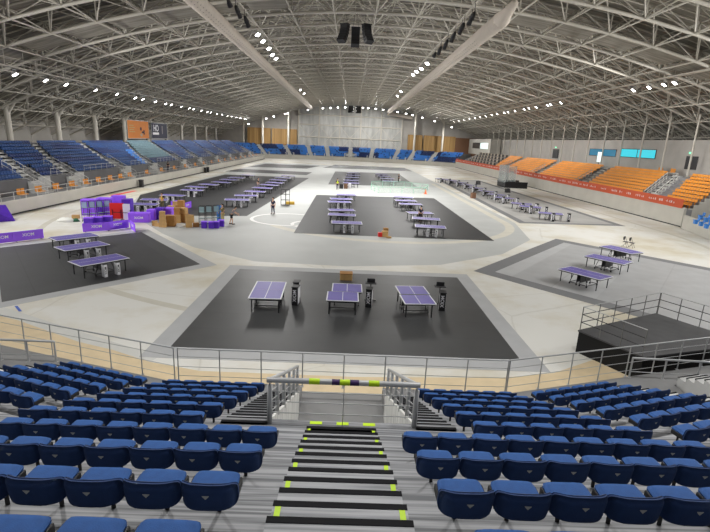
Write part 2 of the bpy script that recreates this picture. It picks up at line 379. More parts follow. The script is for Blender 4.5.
for sgn, w in ((-1, 'left'), (1, 'right')):
    xs = [sgn * (5.19 + 1.16 * i) + (0.06 if sgn > 0 else 0) for i in range(10)]
    rail_fence('guard_rail', 'thin steel guard rail angled along the front of the %s wing seats' % w, [(x, front_rail_y(x), FRONT) for x in xs])
    # handrail of the outer gangway
    ga, gb = (G(633, 358, 1.17), G(735, 363.5, 1.17)) if sgn > 0 else (G(54, 341.5, 1.17), G(-30, 338.5, 1.17))
    ga.z = gb.z = FRONT
    rail_fence('hand_rail', 'thick steel handrail on posts beside the gangway past the %s wing seats' % w,
               [tuple(ga.lerp(gb, i / 3)) for i in range(4)], h=0.73, post_r=0.03, rails=(0.3,), top_r=0.042, thin=0.014)
# the railing round the vomitory
vr = thing('vomitory_railing', 'thick grey handrail with lime and purple tape at the foot of the centre stairs', 'railing', (0, 7.68, nz(12)))
H = 0.84
t = MB(); t.bar((VX0 - 0.08, 0, H), (VX1 + 0.08, 0, H), 0.05, 12); tr = t.build('top_rail', 'steel', vr, True)
for a, b, m_ in ((-0.62, -0.43, 'tape'), (-0.22, -0.08, 'purple_tape'), (-0.08, 0.1, 'tape'), (0.1, 0.26, 'purple_tape'), (0.43, 0.62, 'tape')):
    t = MB(); t.bar((a + .06, 0, H), (b + .06, 0, H), 0.0525, 12); q = t.build('tape_band', m_, tr, True)
for q in (0.2, 0.42, 0.62):
    t = MB(); t.bar((VX0 - .02, 0, q), (VX1 + .02, 0, q), 0.009, 6); t.build('rail', 'steel', vr, True)
for x in (VX0 - 0.03, VX1 + 0.03):
    t = MB(); t.bar((x, 0, 0), (x, 0, H - 0.1), 0.046, 10); t.bar((x, 0, H - 0.1), (x, 0, H), 0.015, 8); t.build('post', 'steel', vr, True)
t = MB(); t.bar((0.06, 0, 0), (0.06, 0, H), 0.008, 6); t.build('post', 'steel', vr, True)
for x in (VX0 - 0.03, VX1 + 0.03):
    p = lambda y, h: (x, y, h - 0.446 * y)
    t = MB(); t.tube([p(0, H), p(0.25, H), p(4.9, H)], 0.042, 10); t.build('sloping_rail', 'steel', vr, True)
    for h in (0.2, 0.42, 0.62):
        t = MB(); t.bar(p(0, h), p(4.9, h), 0.011, 6); t.build('rail', 'steel', vr, True)
    for y in (0.9, 1.9, 2.9, 3.9, 4.85):
        t = MB(); t.bar(p(y, 0.0), p(y, H), 0.042, 8); t.build('post', 'steel', vr, True)

# -------------------------------------------------------- upholstered seats
def rounded_pad(w, h, t_in, nu, nv, f, e=5.0):
    """closed cushion: u,v in -1..1 mapped to a rounded rectangle; f(x, z, side, k) gives the point"""
    mb = MB(); P = {}
    for side in (0, 1):
        for i in range(nu + 1):
            for j in range(nv + 1):
                u = -1 + 2 * i / nu; v = -1 + 2 * j / nv
                u = sin(u * pi / 2) * 0.35 + u * 0.65; v = sin(v * pi / 2) * 0.35 + v * 0.65
                n = (abs(u) ** e + abs(v) ** e) ** (1 / e); mx_ = max(abs(u), abs(v))
                s_ = mx_ / n if n > 1e-6 else 1
                x, z = u * s_ * w / 2, v * s_ * h / 2
                k = 1 - min(1, (abs(u * s_) ** e + abs(v * s_) ** e)) ** 2.2
                P[side, i, j] = f(x, z, side, k)
    idx = {}
    vs = []
    for key, p in P.items(): idx[key] = len(vs); vs.append(p)
    fs = []
    for i in range(nu):
        for j in range(nv):
            a, b, c, d = (i, j), (i + 1, j), (i + 1, j + 1), (i, j + 1)
            fs.append([idx[(0,) + q] for q in (a, b, c, d)]); fs.append([idx[(1,) + q] for q in (d, c, b, a)])
    edge = [(i, 0) for i in range(nu)] + [(nu, j) for j in range(nv)] + [(i, nv) for i in range(nu, 0, -1)] + [(0, j) for j in range(nv, 0, -1)]
    for q, w_ in zip(edge, edge[1:] + edge[:1]): fs.append([idx[(0,) + q], idx[(1,) + q], idx[(1,) + w_], idx[(0,) + w_]][::-1])
    mb.add(vs, fs); return mb
def make_upholstered():
    root = thing('upholstered_seat', 'blue padded seat', 'seat')
    # backrest: wraps forward at both ends, leans back a little; origin at the foot of the back, +y towards the rink
    def fb(x, z, side, k):
        yc = 0.085 * (abs(x) / 0.235) ** 4 - 0.16 * z
        th = 0.05
        return (x, yc + (th if side else -th) * (0.25 + 0.75 * k), 0.437 + z)
    rounded_pad(0.474, 0.275, 0, 14, 8, fb).build('backrest', 'seat_back', root, True)
    back = [o for o in root.children if o.name.startswith('backrest')][0]
    e = MB(); zc = 0.495; y = -0.16 * 0.06 - 0.05
    sh_ = [(-0.03, zc + 0.022), (0.03, zc + 0.022), (0.028, zc - 0.004), (0, zc - 0.034), (-0.028, zc - 0.004)]
    e.add([(a, y, b) for a, b in sh_] + [(a, y + 0.02, b) for a, b in sh_], [(0, 1, 2, 3, 4), (9, 8, 7, 6, 5)] + [(i, 5 + i, 5 + (i + 1) % 5, (i + 1) % 5) for i in range(5)])
    e.build('emblem', 'emblem', back)
    def fp(x, y, side, k):
        th = 0.026 + 0.02 * k
        return (x * (1.0 - 0.1 * (y + 0.2) / 0.4), 0.195 + y, 0.385 + 0.02 * y + (th if side == 0 else -th) * (0.4 + 0.6 * k))
    rounded_pad(0.43, 0.34, 0, 10, 8, fp, 9.0).build('seat_pad', 'seat_blue', root, True)
    for s_ in (-1, 1):
        b = MB(); b.cbox(s_ * 0.205 - 0.012, s_ * 0.205 + 0.012, 0.1, 0.33, 0.31, 0.385, 0.008); b.build('side_bracket', 'black', root)
    f = MB(); f.cbox(-0.02, 0.02, 0.325, 0.35, 0.0, 0.34, 0.008); f.cbox(-0.19, 0.19, 0.1, 0.33, 0.315, 0.35, 0.01); f.build('pedestal', 'black', root)
    return root
upholstered = Proto(make_upholstered)
def row_word(k):  # k: 0 is the row nearest the camera
    return 'in the row nearest the camera' if k == 0 else 'in the %s row from the camera' % nth(k)
PW = 0.477
def seat_row(k, x_first, step, n, where, rz=0.0, slope=0.0, gname=''):
    z = nz(3 * k - 1); y0 = ny(0) + 1.104 * (k - 1) + 0.08
    for i in range(n):
        x = x_first + step * i
        y = y0 + (sh(x) if slope else 0)
        jit = random.uniform(-0.02, 0.02)
        w = ('first seat from the aisle' if i == 0 else '%s seat from the aisle' % nth(i))
        if not slope: lab = 'blue padded seat, %s, %s row, %s' % (where, 'nearest' if k == 0 else nth(k), w)
        else:
            r_ = 'front row by the rail' if k == 9 else '%s row from the rail' % nth(9 - k)
            lab = 'blue padded seat %s, %s, %s' % (where, r_, 'first along' if i == 0 else '%s along' % nth(i))
        upholstered((x, y, z), rz + jit, lab, gname)
for k in range(0, 4):
    seat_row(k, -0.8 - PW / 2 - .02, -PW, 9, 'centre-left block', gname='padded seats left of the centre stairs')
    seat_row(k, 0.86 + PW / 2, PW, 9, 'centre-right block', gname='padded seats right of the centre stairs')
for k in range(4, 10):
    seat_row(k, -2.15 - PW / 2, -PW, 6, 'centre-left block', gname='padded seats left of the centre stairs')
    seat_row(k, 2.15 + PW / 2, PW, 6, 'centre-right block', gname='padded seats right of the centre stairs')
for k in range(3, 10):
    st = 0.478 * cos(radians(17.5))
    seat_row(k, -5.62 - st / 2, -st, 6, 'of the left wing block', radians(-17.5), 1, 'padded seats of the left wing block')
    seat_row(k, 5.62 + st / 2, st, 6, 'of the right wing block', radians(17.5), 1, 'padded seats of the right wing block')
for k in range(6, 10):
    for sgn, w in ((-1, 'left'), (1, 'right')):
        seat_row(k, sgn * (12.75 if sgn > 0 else 13.4), sgn * 0.458, 4, 'past the %s gangway' % w, radians(17.5) * sgn, 1, 'padded seats past the %s gangway' % w)

# ------------------------------------------------------------------- floor
mb = MB(); mb.poly([(-62, -3), (66, -3), (66, 214), (-62, 214)], -0.4, 0.0); mb.build('floor', 'concrete', kind='structure')
# beige safety coating between the near stand and the track
top = [G(-60, 305), G(0, 316), G(17, 320), G(48, 331), G(79, 342), G(113, 350), G(150, 362), G(200, 371), G(355, 377), G(500, 378), G(554, 373), G(590, 361), G(640, 345), G(720, 335)]
bot = [(x, 13.9 + sh(x)) for x in (15.5, 8, XB, 0, -XB, -8, -15.5)]
mb = MB(); mb.poly([(p.x, p.y) for p in top] + bot, 0.0, 0.004); mb.build('floor_coating', 'sand', kind='structure')
mb = MB(); mb.poly([G(-40, 300)[:2], G(0, 306)[:2], G(50, 322)[:2], G(110, 341)[:2], G(160, 356)[:2], G(150, 362)[:2], G(113, 350)[:2], G(79, 342)[:2], G(48, 331)[:2], G(17, 320)[:2], G(0, 316)[:2], G(-60, 305)[:2]], 0.0, 0.003)
mb.build('floor_lane', 'strip', kind='structure')
mb = MB(); mb.poly([(18.3, 152), (18.3, 52), (16.5, 42.4), (12, 36), (6.4, 31.8), (0, 30.4), (-6, 30.7), (-11, 34), (-15, 38.5), (-19, 44), (-24, 52), (-26.4, 62), (-26.4, 152)], 0, 0.002); mb.build('floor_infield', 'infield', kind='structure')
def offset_poly(pts, d):
    n = len(pts); out = []
    A = sum(pts[i][0] * pts[(i + 1) % n][1] - pts[(i + 1) % n][0] * pts[i][1] for i in range(n))
    s_ = 1 if A > 0 else -1
    for i in range(n):
        p0, p1, p2 = Vector(pts[i - 1]), Vector(pts[i]), Vector(pts[(i + 1) % n])
        n1 = Vector((-(p1 - p0).y, (p1 - p0).x)).normalized() * s_; n2 = Vector((-(p2 - p1).y, (p2 - p1).x)).normalized() * s_
        b = (n1 + n2) / (1 + n1.dot(n2)); out.append(tuple(p1 + b * d))
    return out
def floor_mat(label, outer, inner, m_out, m_in, name='sports_mat'):
    c = sum((Vector(p) for p in outer), Vector((0, 0))) / len(outer)
    root = thing(name, label, 'floor mat', (c.x, c.y, 0), 0, 'sports mats on the rink floor')
    if inner:
        mb = MB(); n = len(outer)
        o_ = [(p[0] - c.x, p[1] - c.y) for p in outer]; i_ = [(p[0] - c.x, p[1] - c.y) for p in inner]
        mb.add([(x, y, 0.006) for x, y in o_] + [(x, y, 0.006) for x, y in i_] + [(x, y, 0.0) for x, y in o_],
               [(i, (i + 1) % n, n + (i + 1) % n, n + i) for i in range(n)] + [(2 * n + i, 2 * n + (i + 1) % n, (i + 1) % n, i) for i in range(n)])
        mb.build('border', m_out, root)
    else: i_ = [(p[0] - c.x, p[1] - c.y) for p in outer]
    mb = MB(); mb.poly(i_, 0.0, 0.008); mb.build('surface', m_in, root)
    return root
g2 = lambda x, y: tuple(G(x, y)[:2])
floor_mat('black mat with pale grey border under the three nearest purple tables', [(-7.4, 16.2), (7.75, 16.2), (7.75, 29.6), (-7.3, 29.5)], [(-6.6, 17.15), (6.95, 17.15), (6.95, 28.75), (-6.5, 28.65)], 'mat_border', 'mat_front')
a, b, c_, d = g2(217, 265), g2(-20, 312), g2(-20, 247.5), g2(148, 229.5)
floor_mat('black mat at the left with purple barriers along its back edge', [b, a, d, c_], offset_poly([b, a, d, c_], 0.8), 'mat_border', 'mat_dark_side')
a, b = Vector(g2(473.5, 271)), Vector(g2(598, 305.7)); c_ = Vector(g2(556, 238.8)); e = (b - a).normalized()
q = [a, a + e * 14.5, c_ + e * 15.5, c_]; q = [tuple(v) for v in q]
floor_mat('pale grey mat with darker border beside the black stage at the right', q, offset_poly(q, 1.1), 'mat_border_mid', 'mat_light')
q = [(-4.6, 40.9), (12.9, 41.2), (12.9, 73), (-4.7, 70.5)]
floor_mat('black mat in the middle with two columns of tables, nearer the camera', q, None, None, 'mat_dark')
q = [(-3.8, 88.2), (12.8, 91.5), (12.7, 128.5), (-3.7, 125)]
floor_mat('black mat behind the green net with two columns of tables', q, None, None, 'mat_dark')
q = [(-10.3, 48.9), (-8.3, 100.5), (-25.4, 100), (-26.6, 62), (-21, 46)]
floor_mat('long black mat on the left side with two columns of tables', q, None, None, 'mat_dark')
q = [(-26.5, 131.0), (-3.5, 132), (-4.2, 142), (-25.5, 142)]
q1 = [(-27.5, 108.5), (-9.5, 108), (-9.0, 118), (-26.5, 119)]
floor_mat('wide black mat far down the left side with one pale table', q1, None, None, 'mat_dark')
q2 = [(-26.5, 128), (-11.5, 131), (-9, 146.5), (-25, 146)]
floor_mat('far left black mat in front of the end boards', q2, None, None, 'mat_dark')
q3 = [(-7.6, 138.5), (18, 141), (17.6, 158), (-4.8, 158)]
floor_mat('far black mat straight in front of the end boards', q3, None, None, 'mat_dark')
q = [(18.8, 52.0), (31.2, 53.2), (30.8, 116), (20.4, 114)]
floor_mat('long pale grey mat down the right side under a line of tables', q, offset_poly(q, 0.9), 'mat_border_mid', 'mat_light_long')
# painted marks
def ring(c, r0, r1, n=48, z=0.004, a0=0, a1=2 * pi):
    mb = MB(); vs = []
    for i in range(n + 1):
        a = a0 + (a1 - a0) * i / n
        vs += [(c[0] + r0 * cos(a), c[1] + r0 * sin(a), z), (c[0] + r1 * cos(a), c[1] + r1 * sin(a), z)]
    mb.add(vs, [(2 * i, 2 * i + 1, 2 * i + 3, 2 * i + 2) for i in range(n)]); return mb
ring((-6.0, 48.0), 3.4, 3.75).build('floor_marking', 'white_line', kind='structure')
ring((-3.2, 45.6), 1.9, 2.25, a0=radians(60), a1=radians(250)).build('floor_marking', 'white_line', kind='structure')
mb = MB(); mb.poly([(-29.7, 60), (-28.9, 60), (-28.6, 66), (-29.2, 66)], 0, 0.004); mb.build('floor_marking', 'red_paint', kind='structure')
p, q = G(16, 306), G(20.5, 311.5); n_ = Vector((0.06, 0.02, 0)); mb = MB(); mb.quad(p - n_ + Vector((0, 0, .005)), q - n_ + Vector((0, 0, .005)), q + n_ + Vector((0, 0, .005)), p + n_ + Vector((0, 0, .005))); mb.build('floor_marking', 'blue_paint', kind='structure')
def strip_line(pts, w, z, m_):
    mb = MB(); vs = []
    for i, p in enumerate(pts):
        p = Vector(p); a = Vector(pts[max(0, i - 1)]); b = Vector(pts[min(len(pts) - 1, i + 1)]); d = (b - a).normalized(); n = Vector((-d.y, d.x)) * w / 2
        vs += [(p.x + n.x, p.y + n.y, z), (p.x - n.x, p.y - n.y, z)]
    mb.add(vs, [(2 * i, 2 * i + 1, 2 * i + 3, 2 * i + 2) for i in range(len(pts) - 1)]); mb.build('floor_marking', m_, kind='structure')
def arc_pts(c, r, a0, a1, n=24): return [(c[0] + r * cos(a0 + (a1 - a0) * i / n), c[1] + r * sin(a0 + (a1 - a0) * i / n)) for i in range(n + 1)]
# worn bends of the speed-skating lanes
strip_line(arc_pts((3.9, 52), 13.2, radians(215), radians(358)) + [(17.1, 100)], 0.9, 0.003, 'lane')
strip_line([(33.6, 180)] + [(33.6, 56)] + arc_pts((3.9, 50), 29.7, radians(2), radians(-70), 30), 0.5, 0.003, 'lane')
strip_line([(-26.9, 170)] + [(-26.9, 52)] + arc_pts((3.9, 50), 30.8, radians(178), radians(250), 30), 0.5, 0.003, 'lane')
# ------------------------------------------------------- boards round the rink
def sweep(name, path, prof, m_, kind='structure', parent=None, smooth=False):
    """closed profile (offset to the outside, z) run along a plan path; outside = left of travel for the way the paths are given"""
    mb = MB(); n = len(prof); vs = []
    for i, p in enumerate(path):
        p = Vector(p); a = Vector(path[max(0, i - 1)]); b = Vector(path[min(len(path) - 1, i + 1)]); d = (b - a).normalized(); nn = Vector((-d.y, d.x))
        if 0 < i < len(path) - 1:
            d1 = (p - a).normalized(); c = max(0.5, d1.dot(d)); nn = nn / c
        vs += [(p.x + nn.x * o, p.y + nn.y * o, z) for o, z in prof]
    fs = [(i * n + k, i * n + (k + 1) % n, i * n + n + (k + 1) % n, i * n + n + k) for i in range(len(path) - 1) for k in range(n)]
    fs += [tuple(range(n - 1, -1, -1)), tuple(range((len(path) - 1) * n, len(path) * n))]
    mb.add(vs, fs); return mb.build(name, m_, parent, smooth, kind)
FC = (0.0, 132.0)
far = lambda r, deg: (FC[0] + r * sin(radians(deg)), FC[1] + r * cos(radians(deg)))
BL, BR = -30.5, 38.2
left_path = [(BL, y) for y in (20, 44, 70, 100, 130, 160, 172)] + [(-30.9, 178)]
far_path = [far(59.5, a) for a in range(-32, 41, 3)]
# paths run so that the stands lie on the left of travel: left side goes away from the camera
sweep('wall_left_boards', left_path + [far(59.5, -32)], [(0, 0), (0, 1.25), (0.25, 1.25), (0.25, 0)], 'wall_light')
sweep('baseboard_left', left_path, [(-0.05, 0), (-0.05, 0.12), (0, 0.12), (0, 0)], 'black')
sweep('wall_far_boards', far_path, [(0, 0), (0, 1.3), (0.25, 1.3), (0.25, 0)], 'wall_light')
right_path = [(BR, y) for y in (54.3, 75, 100, 130, 160, 178)]
rp = list(reversed(right_path))   # travel towards the camera: outside on the left
sweep('wall_right_boards', rp, [(0, 0), (0, 2.2), (0.3, 2.2), (0.3, 0)], 'wall_light')
sweep('baseboard_right', rp, [(-0.05, 0), (-0.05, 0.12), (0, 0.12), (0, 0)], 'black')
# short corner wall in front of the blue corner seats
cw = [(46.0, 38.0), (36.4, 46.6), (38.2, 53.8)]
cw = [G(740, 252)[:2], G(706, 238.5)[:2], G(681, 228.5)[:2]]
mb = MB(); P = [Vector((p[0], p[1], 0)) for p in cw]
for a, b in zip(P, P[1:]):
    d = (b - a).normalized(); n = Vector((d.y, -d.x, 0)) * 0.25
    if n.x < 0: n = -n
    vs = [a, b, b + n, a + n]; mb.add([v for v in vs] + [v + Vector((0, 0, 1.55)) for v in vs], [(3, 2, 1, 0), (4, 5, 6, 7), (0, 1, 5, 4), (1, 2, 6, 5), (2, 3, 7, 6), (3, 0, 4, 7)])
mb.build('wall_corner_boards', 'wall_light', kind='structure')
mb = MB(); mb.poly([(P[0].x + .3, P[0].y), (P[2].x + .2, P[2].y), (44, 54), (52, 40)], 0, 1.3); mb.build('floor_corner_tier', 'tier', kind='structure')
mb = MB(); mb.poly([(P[0].x + 3.0, P[0].y + 2), (P[2].x + 3.0, P[2].y - 2.0), (46, 54), (52, 40)], 1.3, 1.75); mb.build('floor_corner_tier', 'tier', kind='structure')

# ------------------------------------------------------------ left grandstand
LX, LZ, LD, LR, LN = -34.8, 2.15, 0.78, 0.35, 10
YA, YB = 40.0, 177.0
mb = MB(); mb.box(-34.6, BL - 0.25, YA, YB, 0, 0.85); mb.build('floor_left_walkway', 'tier', kind='structure')
mb = MB()
for j in range(LN): mb.box(LX - LD * (j + 1) - (0 if j < LN - 1 else 8.0), LX - LD * j, YA, YB, 0, LZ + LR * j)
mb.build('floor_left_tier', 'tier', kind='structure')
mb = MB(); mb.box(LX, LX + 0.22, YA, YB, 0.0, LZ + 0.25); mb.build('wall_left_stand', 'tier_dark', kind='structure')
aisles = []
for (a, b) in (((10, 160), (28, 176)), ((38, 146), (62, 168)), ((85, 145), (118, 166)), ((127, 143), (151, 166)), ((155, 144), (178, 159)), ((182, 147), (203, 163))):
    p, q = on_slope(*a, LX, 2.4, -LR / LD), on_slope(*b, LX, 2.4, -LR / LD)
    s_ = (p.y - q.y) / (p.x - q.x); aisles.append((q.y + s_ * (LX - q.x), s_))
y = aisles[-1][0]
while y < 160: y += 14.0; aisles.append((y, aisles[-1][1]))
def aisle_y(i, X): return aisles[i][0] + aisles[i][1] * (X - LX)
for i, (y0, s_) in enumerate(aisles):
    mb = MB()
    for j in range(LN):
        for h in (0, 1):
            X1 = LX - LD * j - h * LD / 2; X0 = X1 - LD / 2; yc = y0 + s_ * ((X0 + X1) / 2 - LX); z = LZ + LR * j + h * LR / 2
            mb.box(X0, X1, yc - 0.6, yc + 0.6, z - 0.3, z + 0.02 + (0.0 if h == 0 else 0.0))
    root = bpy.data.objects.new('floor_left_stairs', None); COL.objects.link(root); root['kind'] = 'structure'
    mb.build('step_flight', 'tier_light', root)
    # vomitory stair box that comes forward out of the wall on to the walkway
    w = MB(); w.box(LX - .1, LX + 0.35, y0 + 0.95, y0 + 3.0, 0.85, LZ + 0.3); w.build('side_wall', 'tier_light', root)
    w = MB()
    for k in range(5): w.box(LX + 0.25, LX + 0.25 + 0.34 * (5 - k), y0 - 0.9, y0 + 0.8, 0.85 + 0.25 * k, 0.85 + 0.25 * (k + 1))
    w.build('step_flight', 'tier_light', root)
    w = MB()
    for yy in (y0 - 0.95, y0 + 0.85):
        w.bar((LX + 2.0, yy, 1.9), (LX - 2.2, yy, LZ + 2.1), 0.03, 6)
        for t in range(5): xx = LX + 2.0 - 1.05 * t; zz = 1.9 + (LZ + 0.2) * t / 4; w.bar((xx, yy, zz - 0.95), (xx, yy, zz), 0.02, 5)
        w.bar((LX + 2.0, yy, 1.45), (LX - 2.2, yy, LZ + 1.65), 0.015, 5)
    w.build('railing', 'white_paint', root)
# rail on the front wall of the stand and on the boards
def post_rail(name, label, pts, h, step, r=0.022, m_='white_paint', mids=(0.5,)):
    root = thing(name, label, 'railing', (pts[0][0], pts[0][1], 0)); O = Vector((pts[0][0], pts[0][1], 0))
    P = [Vector(p) - O for p in pts]; t = MB(); t.tube([p + Vector((0, 0, h)) for p in P], r * 1.1, 6); t.build('top_rail', m_, root)
    for q in mids: t = MB(); t.tube([p + Vector((0, 0, h * q)) for p in P], r * 0.6, 5); t.build('rail', m_, root)
    posts = []
    for a, b in zip(P, P[1:]):
        n = max(1, round((b - a).length / step))
        for i in range(n): posts.append(a.lerp(b, i / n))
    for p in posts[:100]: t = MB(); t.bar(p, p + Vector((0, 0, h)), r, 5); t.build('post', m_, root)
    return root
post_rail('barrier_rail', 'white post rail on top of the left boards', [(BL - 0.12, 36, 1.25), (BL - 0.12, 172, 1.25)], 0.75, 1.7)
for i in range(len(aisles) - 1):
    y0, y1 = aisles[i][0] + 3.6, aisles[i + 1][0] - 1.2
    post_rail('barrier_rail', 'white rail on the front wall below the %s bay of the left grandstand' % nth(i), [(LX + 0.1, y0, LZ + 0.25), (LX + 0.1, y1, LZ + 0.25)], 0.8, 1.6)

# simple grandstand chairs: shell seat and back on a bracket
def shell_chair():
    mb = MB(); w = 0.22
    pr = [(0.42, 0.40), (0.40, 0.43), (0.08, 0.40), (0.02, 0.44), (-0.04, 0.70), (-0.08, 0.70), (-0.03, 0.40), (0.06, 0.36)]
    n = len(pr)
    mb.add([(-w, y, z) for y, z in pr] + [(w, y, z) for y, z in pr], [tuple(range(n)), tuple(range(2 * n - 1, n - 1, -1))] + [(i, n + i, n + (i + 1) % n, (i + 1) % n) for i in range(n)])
    mb.box(-0.05, 0.05, 0.02, 0.12, 0.0, 0.38); return mb
SHELL = {k: shell_chair().data('grandstand_seat', k) for k in ('blue_plastic', 'blue_plastic_dark', 'blue_plastic_bright', 'teal_plastic', 'orange_seat')}
def chair_obj(name, me, loc, rz, label, group):
    o = bpy.data.objects.new(name, me); COL.objects.link(o); o.location = loc; o.rotation_euler = (0, 0, rz); return tag(o, label, 'seat', group)
def low_chair(mb, x, y, z, rz, mi):
    c, s_ = cos(rz), sin(rz); R = lambda a, b, h: (x + a * c - b * s_, y + a * s_ + b * c, z + h)
    w = 0.22
    mb.add([R(-w, .42, .42), R(w, .42, .42), R(w, .02, .40), R(-w, .02, .40), R(-w, -.05, .70), R(w, -.05, .70), R(w, .42, .34), R(-w, .42, .34), R(w, -.04, .34), R(-w, -.04, .34), R(w, -.09, .70), R(-w, -.09, .70)],
           [(0, 3, 2, 1), (3, 4, 5, 2), (0, 1, 6, 7), (8, 10, 11, 9), (7, 6, 8, 9), (4, 11, 10, 5), (0, 7, 9, 3), (3, 9, 11, 4), (1, 2, 8, 6), (2, 5, 10, 8)], mi)
LM = ['blue_plastic', 'blue_plastic_dark', 'blue_plastic_bright', 'teal_plastic']
rest = MB(); n_ind = 0
bays = ['nearest', 'second', 'third', 'fourth', 'fifth', 'sixth', 'seventh', 'eighth', 'ninth', 'tenth']
for b in range(-1, len(aisles)):
    for j in range(LN):
        X = LX - LD * j - 0.6
        y0 = (aisle_y(b, X) + 0.75) if b >= 0 else YA + 8 + 0
        y1 = (aisle_y(b + 1, X) - 0.75) if b + 1 < len(aisles) else YB - 0.5
        if j < 3 and b >= 0: y0 += 1.6       # the vomitory box takes the place of the lowest seats
        n = int((y1 - y0) / 0.5)
        for q in range(n):
            y = y0 + 0.25 + 0.5 * q; rr = random.random()
            v = sin(j * 1.7 + b * 2.3) + sin(y * 0.35 + j)
            mi = 3 if (b == 3 and j > 1) else (1 if v > 0.55 else 0)
            if b == 2 and j < 6 and q > n * 0.75: mi = 2
            z = LZ + LR * j
            # in view and near: a seat of its own
            if n_ind < 290 and y > 55.0 + (5.5 if j < 3 else 0) and b in (0, 1) and (b == 0 or j >= 4):
                chair_obj('grandstand_seat', SHELL[LM[mi]], (X, y, z), -pi / 2, '%s plastic seat, left grandstand, %s bay, %s row up, %s from the near stairs' % ('dark blue' if mi == 1 else 'blue', bays[b], nth(j), nth(q)), 'blue seats of the left grandstand'); n_ind += 1
            else: low_chair(rest, X, y, z, -pi / 2, mi)
# far end stand
FN, FD, FR_, FZ = 10, 0.86, 0.35, 1.3
fa = [-31, -22, -14.3, -8, 0, 7.5, 16, 21.5, 29]
for j in range(FN):
    r0 = 61.5 + FD * j
    sweep('floor_far_tier', [far(r0, a) for a in range(-44, 40, 3)], [(0, 0), (0, FZ + FR_ * j), (FD + (0.02 if j < FN - 1 else 10), FZ + FR_ * j), (FD + (0.02 if j < FN - 1 else 10), 0)], 'tier')
    for q in range(int(radians(82) * r0 / 0.5)):
        a = -43.5 + q * 0.5 / r0 * 180 / pi
        if min(abs(a - x) for x in fa) < 0.75 or (abs(a) < 1.6 and j < 4): continue
        p = far(r0 + 0.5, a); k = int((a + 60) // 7); rr = random.random()
        mi = (1 if (k + j // 5) % 4 == 1 else 2) if rr < 0.9 else 0
        low_chair(rest, p[0], p[1], FZ + FR_ * j, -radians(a) + pi, mi)
ro = rest.build('blue_seat_rows', LM); tag(ro, 'mass of blue seats filling the rest of the left and far grandstands', 'seats', None, 'stuff')
sweep('floor_far_walkway', [far(59.7, a) for a in range(-32, 41, 3)], [(0, 0), (0, 0.8), (1.8, 0.8), (1.8, 0)], 'tier_light')
sweep('wall_far_stand', [far(61.4, a) for a in range(-44, 41, 3)], [(0, 0), (0, FZ + 0.1), (0.15, FZ + 0.1), (0.15, 0)], 'wall_light')
for i, a in enumerate(fa):
    mb = MB()
    for j in range(FN):
        for h in (0, 1):
            r0 = 61.4 + FD * j + h * FD / 2; p = far(r0 + FD / 4, a)
            T = Matrix.Translation((p[0], p[1], 0)) @ Matrix.Rotation(-radians(a), 4, 'Z'); z = FZ + FR_ * j + h * FR_ / 2
            mb.box(-0.8, 0.8, -FD / 4, FD / 4, z - 0.3, z + 0.12, 0, T)
    root = bpy.data.objects.new('floor_far_stairs', None); COL.objects.link(root); root['kind'] = 'structure'
    mb.build('step_flight', 'white_paint', root)
    p = far(61.6, a); T = Matrix.Translation((p[0], p[1], 0)) @ Matrix.Rotation(-radians(a), 4, 'Z')
    w = MB(); k = 1.5 if a == 0 else 1.0
    for s_ in (-1, 1): w.box(s_ * 1.5 * k - 0.12, s_ * 1.5 * k + 0.12, -0.3, 2.2, 0.8, FZ + 1.0 * k, 0, T)
    w.build('side_wall', 'white_paint', root)
    if a == 0:
        w = MB(); w.box(-2.1, 2.1, 1.4, 2.2, 0.8, FZ + 1.3, 0, T); w.build('portal_wall', 'white_paint', root)
        w = MB(); w.box(-0.8, 0.8, 1.3, 1.38, 0.8, FZ + 0.9, 0, T); w.build('portal_opening', 'white_panel', root)

# ----------------------------------------------------------- right grandstand
RX, RZ, RD, RR, RN = 39.1, 2.0, 0.82, 0.37, 9
RY0, RY1, VIPY = 54.3, 178.0, 134.0
RSK = lambda j: 0.7 + 0.35 * j
mb = MB()
for j in range(RN): mb.box(RX + RD * j, RX + RD * (j + 1) + (0 if j < RN - 1 else 4.0), RY0 + RSK(j), RY1, 0, RZ + RR * j)
mb.build('floor_right_tier', 'tier', kind='structure')
mb = MB()
for j in range(RN): mb.box(RX + RD * j, RX + RD * (j + 1), RY0 + RSK(j) - .12, RY0 + RSK(j) + .02, 0, RZ + RR * j + .1)
mb.build('wall_right_stand_end', 'wall_light', kind='structure')
mb = MB(); mb.box(BR + 0.3, RX + 0.05, RY0, RY1, 0, RZ); mb.build('floor_right_walkway', 'tier', kind='structure')
WXR = 50.2
mb = MB(); mb.box(WXR, WXR + 0.3, 40, 186, 0, 10.2); mb.build('wall_right', 'wall_grey', kind='structure')
# orange-red banner along the top of the right boards, with a line of small white figures
bn = thing('banner', 'long orange-red banner with white writing along the right boards', 'banner', (BR - 0.06, 54.6, 0))
for a, b, nm in ((0, 58.5, 'near'), (61.5, 123, 'far')):
    mb = MB(); mb.box(-0.02, 0.02, a, b, 2.1, 3.12); mb.build('cloth', 'banner', bn)
    mb = MB(); yy = a + 1.5
    while yy < b - 2:
        for _ in range(random.choice((2, 4, 5, 3))):
            h = random.uniform(0.18, 0.32); w = random.uniform(0.14, 0.3)
            mb.box(-0.03, -0.02, yy, yy + w * .3, 2.5, 2.5 + h); mb.box(-0.03, -0.02, yy, yy + w, 2.5 + h * .45, 2.5 + h * .6)
            if random.random() < .6: mb.box(-0.03, -0.02, yy + w * .7, yy + w, 2.5, 2.5 + h)
            yy += 0.42
        yy += random.choice((0.5, 0.9, 1.4))
    mb.build('lettering', 'lettering', bn)
ra = []
